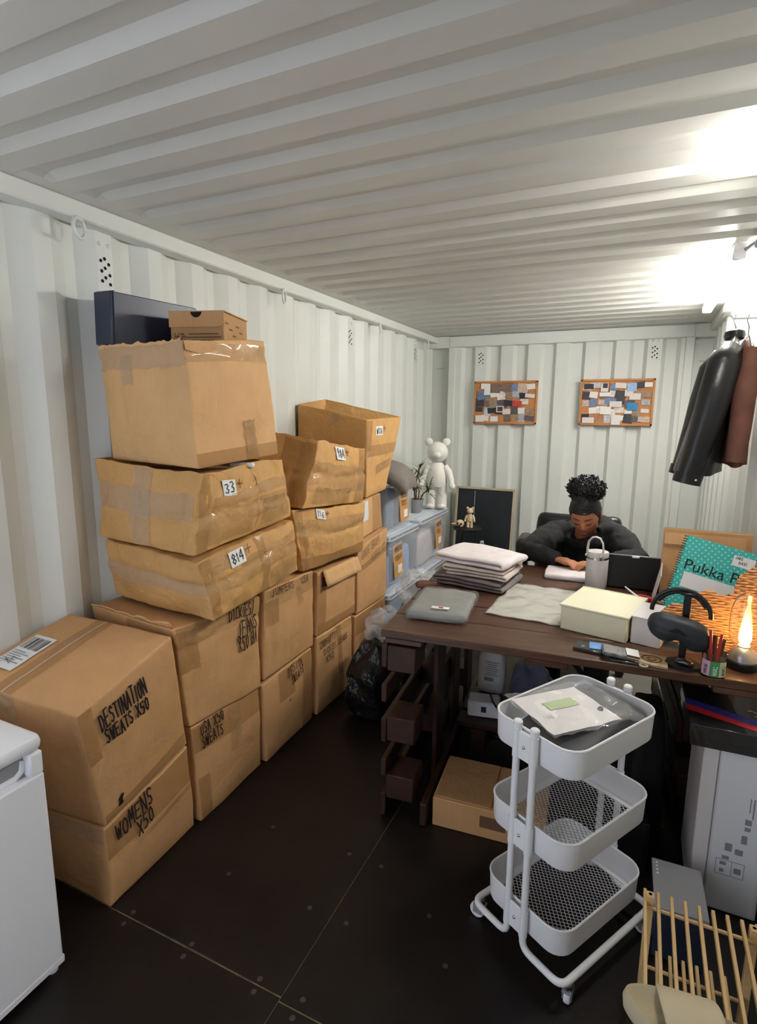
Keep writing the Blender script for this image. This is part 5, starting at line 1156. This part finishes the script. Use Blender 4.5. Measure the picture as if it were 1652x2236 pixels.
def bend(pts, r=.03, n=5):
    out = [V(pts[0])]
    for a, b, c in zip(pts, pts[1:], pts[2:]):
        a, b, c = V(a), V(b), V(c); d0 = (a-b).normalized(); d1 = (c-b).normalized()
        p0, p1 = b+d0*r, b+d1*r
        for i in range(n+1):
            t_ = i/n; out.append(p0.lerp(b, t_).lerp(b.lerp(p1, t_), t_))
    out.append(V(pts[-1])); return out
XP = LX/2+.013; ZB = .082
for s in (-1, 1):
    pts = bend([(-XP, s*.030, .772), (-XP, s*.030, ZB), (-XP, s*(WY/2+.018), ZB), (XP, s*(WY/2+.018), ZB), (XP, s*.030, ZB), (XP, s*.030, .772)], .034)
    mb = MB(); mb.tube(pts, .0105, 10); obj('frame_tube', mb, 'white', tr)
for e in (-1, 1):
    for s in (-1, 1):
        mb = MB(); mb.lathe([(.0112, .770), (.0135, .772), (.0135, .786), (.010, .790), (0, .791)], c=(e*XP, s*.030, 0), seg=16); obj('post_cap', mb, 'white', tr)
    for zt in TZ:
        mb = MB(); mb.box((e*(XP+.001), 0, zt-.045), (.009, .062, .086), b=.003); k = obj('bracket', mb, 'white', tr)
        mb = MB(); mb.sphere((e*(XP+.006), 0, zt-.045), .0055, 10, 8); obj('screw', mb, 'chrome', k)
        for s in (-1, 1): mb = MB(); mb.lathe([(.0125, zt-.088), (.0125, zt-.002)], c=(e*XP, s*.030, 0), seg=14); obj('sleeve', mb, 'white', k)
for i, (sx, sy, az) in enumerate(((-1, -1, .4), (-1, 1, 1.9), (1, -1, 1.2), (1, 1, .2))):
    o = V((sx*(LX/2-.02), sy*(WY/2+.016), 0))
    mb = MB(); mb.lathe([(.012, .052), (.014, .06), (.012, .07)], c=o, seg=14); c_ = obj('castor', mb, 'chrome', tr)
    R3 = Matrix.Rotation(az, 3, 'Z'); mb = MB(); mb.box(o+V((0, 0, .052)), (.034, .026, .006), rot=R3, b=.001)
    for q in (-1, 1): mb.box(o+R3 @ V((.008, q*.012, .038)), (.03, .002, .034), rot=R3)
    obj('fork', mb, 'grey', c_)
    mb = MB(); mb.lathe([(.006, -.009), (.022, -.009), (.025, -.005), (.025, .005), (.022, .009), (.006, .009)], seg=20); mb.xf(Matrix.Translation(o+R3 @ V((.012, 0, .025))) @ R3.to_4x4() @ Matrix.Rotation(PI/2, 4, 'X')); obj('wheel', mb, 'whitep', c_)
# clothes and polybag in the top tray
def w3(x, y, z): return tr.matrix_basis @ V((x, y, z))
def drop(q): return V((q.x, q.y, q.z*(1+.35*math.sin(q.x*9+1)) ))
mb = soft((.36, .22, .055), .026, (14, 10, 4), .010, 9, 21, drop); mb.xf(T(*w3(.015, -.015, .690), rz=math.radians(60)+.05)); solo('folded_trousers', mb, 'darkf', 'dark grey folded trousers in the top tray of the trolley', 'clothes')
mb = soft((.17, .10, .035), .017, (8, 6, 3), .010, 10, 23); mb.xf(T(*w3(-.10, .06, .755), rz=math.radians(60)+.1)); 
t = thing('polybag_parcel', 'clear polybag with a white and green printed sheet in the top trolley tray', 'plastic bag', tuple(w3(-.035, .015, .765)), rz=math.radians(60)-.25)
def sheet(w_, d_, amp, sd): return lambda u, v: V(((u-.5)*w_, (v-.5)*d_, .004+amp*noise.noise(V((u*4, v*4, sd)))))
mb = MB(); mb.grid(sheet(.24, .21, .006, 2.), 14, 14); o = obj('printed_sheet', mb, 'paper', t, recalc=False)
mb = MB(); mb.grid(lambda u, v: sheet(.24, .21, .006, 2.)(.30+.45*u, .52+.22*v)+V((0, 0, .0015)), 8, 8); obj('green_print', mb, 'greenprint', o, recalc=False)
mb = MB()
for i in range(4): mb.grid(lambda u, v: sheet(.24, .21, .006, 2.)(.12+.14*u, .36+.02*i+.006*v)+V((0, 0, .0016)), 5, 1)
obj('print_lines', mb, 'print', o, recalc=False, smooth=False)
mb = MB(); mb.grid(lambda u, v: V(((u-.42)*.32, (v-.5)*.25, .009+.013*noise.noise(V((u*6, v*6, 5.)))+.006*noise.noise(V((u*14, v*14, 1.))))), 28, 24); obj('clear_film', mb, 'polyf', t, recalc=False)
# ================================================================== right side, fridge, jackets
t = thing('white_carton', 'tall white carton with small grey print standing by the desk end', 'box', (2.265, 2.12, 0), rz=.0)
mb = MB(); mb.box((0, 0, .295), (.20, .32, .59), b=.004); obj('body', mb, 'whitec', t)
mb = MB(); mb.box((-.055, -.1608, .295), (.004, .0012, .58)); obj('seam', mb, 'print', t)
mb = MB(); mb.box((.02, -.1606, .295), (.135, .0008, .575)); obj('tape_panel', mb, 'whitep', t)
pr = MB()
for x, z, w_, h_ in ((.055, .40, .004, .07), (.045, .41, .003, .05), (.045, .35, .018, .02), (.045, .325, .016, .014), (.04, .285, .016, .03), (.0, .245, .02, .028), (.03, .235, .022, .02), (-.005, .205, .02, .012)): pr.box((x, -.1616, z), (w_, .0008, h_))
for z0, z1, x0, x1 in ((.14, .195, -.03, .05),):
    for a in ((x0, z0, x1, z0), (x0, z1, x1, z1), (x0, z0, x0, z1), (x1, z0, x1, z1), (.015, z0, .015, z1)):
        pr.box(((a[0]+a[2])/2, -.1616, (a[1]+a[3])/2), (abs(a[2]-a[0])+.0015, .0008, abs(a[3]-a[1])+.0015))
pr.box((-.01, -.1616, .182), (.018, .0008, .012)); pr.box((-.012, -.1616, .155), (.012, .0008, .012)); pr.box((.032, -.1616, .165), (.02, .0008, .02))
o = obj('printed_icons', pr, 'print', t); o['kind'] = 'stuff'
t = thing('shoe_box', 'black shoebox with blue and red stripes and a white emblem on its lid', 'box', (2.245, 2.085, .5905), rz=.03)
mb = MB(); mb.box((0, 0, .03), (.262, .30, .06), b=.002); obj('body', mb, 'arcblack', t)
mb = MB(); mb.box((0, 0, .052), (.270, .308, .046), b=.002); ld = obj('lid', mb, 'arcblack', t)
ZL = .0756
mb = MB(); mb.add([(-.134, .035, ZL), (-.134, -.012, ZL), (.134, -.125, ZL), (.134, -.078, ZL)], [(0, 1, 2, 3)]); obj('blue_stripe', mb, 'arcblue', ld, recalc=False)
mb = MB(); mb.add([(-.134, -.012, ZL), (-.134, -.055, ZL), (.134, -.152, ZL), (.134, -.125, ZL)], [(0, 1, 2, 3)]); obj('red_stripe', mb, 'arcred', ld, recalc=False)
bird = [[(0, .02), (.02, .025), (.035, .012), (.06, .012), (.085, .018)], [(.02, -.012), (.045, .004), (.06, .012)], [(.03, -.006), (.05, -.012)], [(.06, .012), (.07, -.004), (.09, -.010)], [(.055, .006), (.058, -.012), (.068, -.018)], [(.085, .018), (.10, .010), (.118, .014)], [(.0, .02), (.006, .028), (.014, .03)], [(.07, .014), (.084, .002), (.1, -.002)]]
mb = ribbons(bird, .0042, lambda x, y: V((.05+x*.8, -.01+y*.9, ZL+.0004))); obj('emblem', mb, 'arcwhite', ld, recalc=False, smooth=False)
t = thing('shoe_box', 'low dark box with a grey lid behind the bamboo rack', 'box', (2.118, 1.79, 0), rz=.03)
mb = MB(); mb.box((0, 0, .085), (.14, .20, .17), b=.002); obj('body', mb, 'navy', t); mb = MB(); mb.box((0, 0, .172), (.146, .206, .012), b=.002); obj('lid', mb, 'grey', t)
for i in range(4): mb = MB(); mb.lathe([(.004, 0), (.003, .0015), (0, .002)], c=(-.058, .085-.016*i, .178), seg=10); obj('rivet', mb, 'label', t)
# ---- bamboo rack
t = thing('bamboo_rack', 'two tier bamboo slatted shoe rack on the floor', 'rack', (2.145, 1.30, 0))
for x in (-.122, .122):
    for y in (.245, -.30):
        mb = MB(); mb.box((x, y, .165), (.020, .022, .33), b=.0015); p = obj('post', mb, 'bamboo', t)
        mb = MB(); mb.lathe([(.0045, .3303), (0, .3303)], c=(x, y, 0), seg=10); obj('peg_hole', mb, 'hole_shade', p, recalc=False)
for z in (.302, .112):
    for y in (.235, -.05, -.30): mb = MB(); mb.tube([(-.13, y, z-.006), (.13, y, z-.006)], .005, 8); obj('cross_rod', mb, 'bamboo', t)
    for i in range(9):
        x = -.134+.0335*i + (.012 if z < .2 else 0)
        if x > .137: continue
        mb = MB(); mb.box((x, -.02, z+.006), (.0085, .60, .013), b=.001); obj('slat', mb, 'bamboo', t)
# ---- foam slide
t = thing('slide_sandal', 'beige moulded foam slide lying on the bamboo rack', 'shoe', (2.108, 1.185, .3155), rz=.0)
def foot(a):           # outline of the sole, toe towards -x
    c, s_ = math.cos(a), math.sin(a); x = c*.145; w_ = .052+.010*math.exp(-((x+.06)/.06)**2)-.006*math.exp(-((x-.02)/.05)**2)
    return x, s_*w_*(1 if abs(c) < .9 else 1)
def fring(k, z, dz=0.): return [V((foot(2*PI*i/48)[0]*k, foot(2*PI*i/48)[1]*k*(1 if k > .9 else k), z+dz*max(0, -foot(2*PI*i/48)[0]/.145)**2)) for i in range(48)]
mb = MB(); mb.loft([fring(.93, 0, .006), fring(1.0, .012, .010), fring(1.02, .030, .018), fring(.985, .042, .022), fring(.93, .040, .018), fring(.84, .028, .010), fring(.5, .025, .006), fring(.05, .025, .005)]); obj('sole', mb, 'foam', t, ang=80)
def strap(u, v):
    x = -.062+.095*u; a = PI*v; xx = x - .014*math.cos(a)*1.0 + .02*math.sin(a)*(u-.5)*1.2
    w_ = .063-.004*u; h = .050+.022*u
    return V((xx, w_*math.cos(a)*1.0, .016+h*math.sin(a)**.8))
mb = MB(); mb.grid(strap, 14, 22); o = obj('strap', mb, 'foam', t, recalc=False, ang=80); md = o.modifiers.new('t', 'SOLIDIFY'); md.thickness = .010; md.offset = 0; sb = o.modifiers.new('s', 'SUBSURF'); sb.levels = 1; sb.render_levels = 2
# ---- small fridge
t = thing('mini_fridge', 'small white fridge with a scooped door handle by the wall', 'fridge', (.20, .63, 0))
mb = MB(); mb.box((-.03, 0, .375), (.46, .51, .69), b=.006); obj('cabinet', mb, 'whitep', t)
dr = MB(); dr.box((.235, 0, .34), (.056, .515, .62), b=.006); d_ = obj('door', dr, 'whitep', t)
mb = MB(); mb.box((.235, .238, .683), (.056, .04, .070), b=.006); obj('door_corner', mb, 'whitep', d_)
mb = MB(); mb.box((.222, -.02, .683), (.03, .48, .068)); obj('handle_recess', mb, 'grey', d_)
mb = MB(); mb.tube([(.232, -.25, .658), (.232, .19, .658), (.232, .212, .672), (.232, .218, .70)], .012, 8); obj('handle_lip', mb, 'whitep', d_)
lp = soft((.53, .525, .052), .022, (8, 8, 4)); lp.xf(T(-.0, 0, .716)); obj('top_lid', lp, 'whitep', t, ang=60)
mb = MB(); mb.box((.235, 0, .035), (.06, .52, .026), b=.005); obj('kick_strip', mb, 'whitep', t)
mb = MB(); mb.box((-.05, -.05, .7685), (.012, .2, .0012)); obj('top_groove', mb, 'grey', t)
for x, y in ((.235, .235), (.235, -.235), (-.22, .235), (-.22, -.235)): mb = MB(); mb.lathe([(.016, 0), (.016, .012), (.009, .014), (.009, .03)], c=(x, y, 0), seg=14); obj('foot', mb, 'whitep', t)
# ---- jackets on hangers at the right wall
def ell(cx, cy, z, hx, hy, n=28, wav=.0, ph=0.): return [V((cx+hx*(1+wav*math.sin(5*a+ph))*math.cos(a), cy+hy*math.sin(a), z+.006*math.sin(3*a+ph))) for a in [2*PI*i/n for i in range(n)]]
J = [(2.236, 1.995, .014, .045), (2.228, 1.965, .028, .10), (2.212, 1.925, .042, .17), (2.20, 1.86, .052, .20), (2.188, 1.76, .062, .21), (2.170, 1.62, .072, .21), (2.152, 1.50, .082, .215), (2.138, 1.39, .095, .22)]
t = thing('leather_jacket', 'black leather jacket hanging on the wall near the batten light', 'jacket', (2.19, 3.0, 1.37))
mb = MB(); mb.loft([ell(c, 3.0, z, hx, hy, wav=.12*(i/7), ph=i*.3) for i, (c, z, hx, hy) in enumerate(J)]); obj('body', mb, 'leather', t, world=True, ang=80)
for y, s in ((2.83, 1), (3.17, -1)):
    mb = MB(); mb.tube([(2.215, y+.02*s, 1.93), (2.19, y-.01*s, 1.86), (2.165, y-.03*s, 1.72), (2.14, y-.035*s, 1.58), (2.115, y-.03*s, 1.46), (2.098, y-.03*s, 1.385)], [.04, .062, .062, .056, .050, .047], 16, sq=1.15); sl = obj('sleeve', mb, 'leather', t, world=True, ang=80)
    mb = MB(); mb.tube([(2.101, y-.03*s, 1.395), (2.092, y-.03*s, 1.350)], [.051, .050], 18, sq=1.15); cf = obj('cuff', mb, 'leather', sl, ang=60); cf.data.transform(t.matrix_basis.inverted())
    if s > 0: mb = MB(); mb.sphere((2.125, y-.073, 1.368), .007, 10, 8); bt = obj('button', mb, 'chrome', sl); bt.data.transform(t.matrix_basis.inverted())
mb = MB(); mb.tube([(2.236+.03*math.cos(a), 3.0+.055*math.sin(a), 1.995) for a in [2*PI*i/20 for i in range(20)]], .012, 8, closed=True, sq=1.8); obj('collar', mb, 'leather', t, world=True)
t2 = thing('brown_jacket', 'brown jacket hanging behind the black leather jacket', 'jacket', (2.295, 3.0, 1.42))
J2 = [(2.29, 1.975, .012, .05), (2.285, 1.94, .026, .12), (2.285, 1.88, .034, .18), (2.285, 1.70, .036, .20), (2.283, 1.55, .040, .20), (2.278, 1.43, .046, .205)]
mb = MB(); mb.loft([ell(c, 3.0, z, hx, hy, wav=.2, ph=i*.8) for i, (c, z, hx, hy) in enumerate(J2)]); obj('body', mb, 'brownf', t2, world=True, ang=80)
mb = MB(); mb.tube([(2.285, 2.85, 1.92), (2.275, 2.82, 1.75), (2.272, 2.81, 1.6), (2.268, 2.81, 1.45)], [.035, .045, .042, .038], 14); obj('sleeve', mb, 'brownf', t2, world=True, ang=80)
for nm, x, lab in (('coat_hanger', 2.238, 'chrome hook hanger carrying the black leather jacket'), ('coat_hanger', 2.288, 'chrome hook hanger carrying the brown jacket')):
    mb = MB(); mb.tube([(x, 3.0, 1.99), (x, 3.0, 2.03), (x-.012, 2.985, 2.055), (x-.008, 2.97, 2.078), (x+.006, 2.97, 2.085), (x+.02, 2.98, 2.072)], .0032, 6); mb.tube([(x, 2.86, 1.93), (x, 2.95, 1.985), (x, 3.05, 1.985), (x, 3.14, 1.93)], .005, 6); solo('coat_hanger', mb, 'chrome', lab, 'hanger')
t = thing('coat_peg', 'grey steel peg on the right hand wall holding the hangers', 'peg', (2.37, 2.975, 2.06))
mb = MB(); mb.tube([(.0, 0, .0), (-.15, 0, .004), (-.158, 0, .018)], .005, 8); mb.box((-.002, 0, 0), (.006, .05, .05), b=.001); obj('peg', mb, 'paint', t)
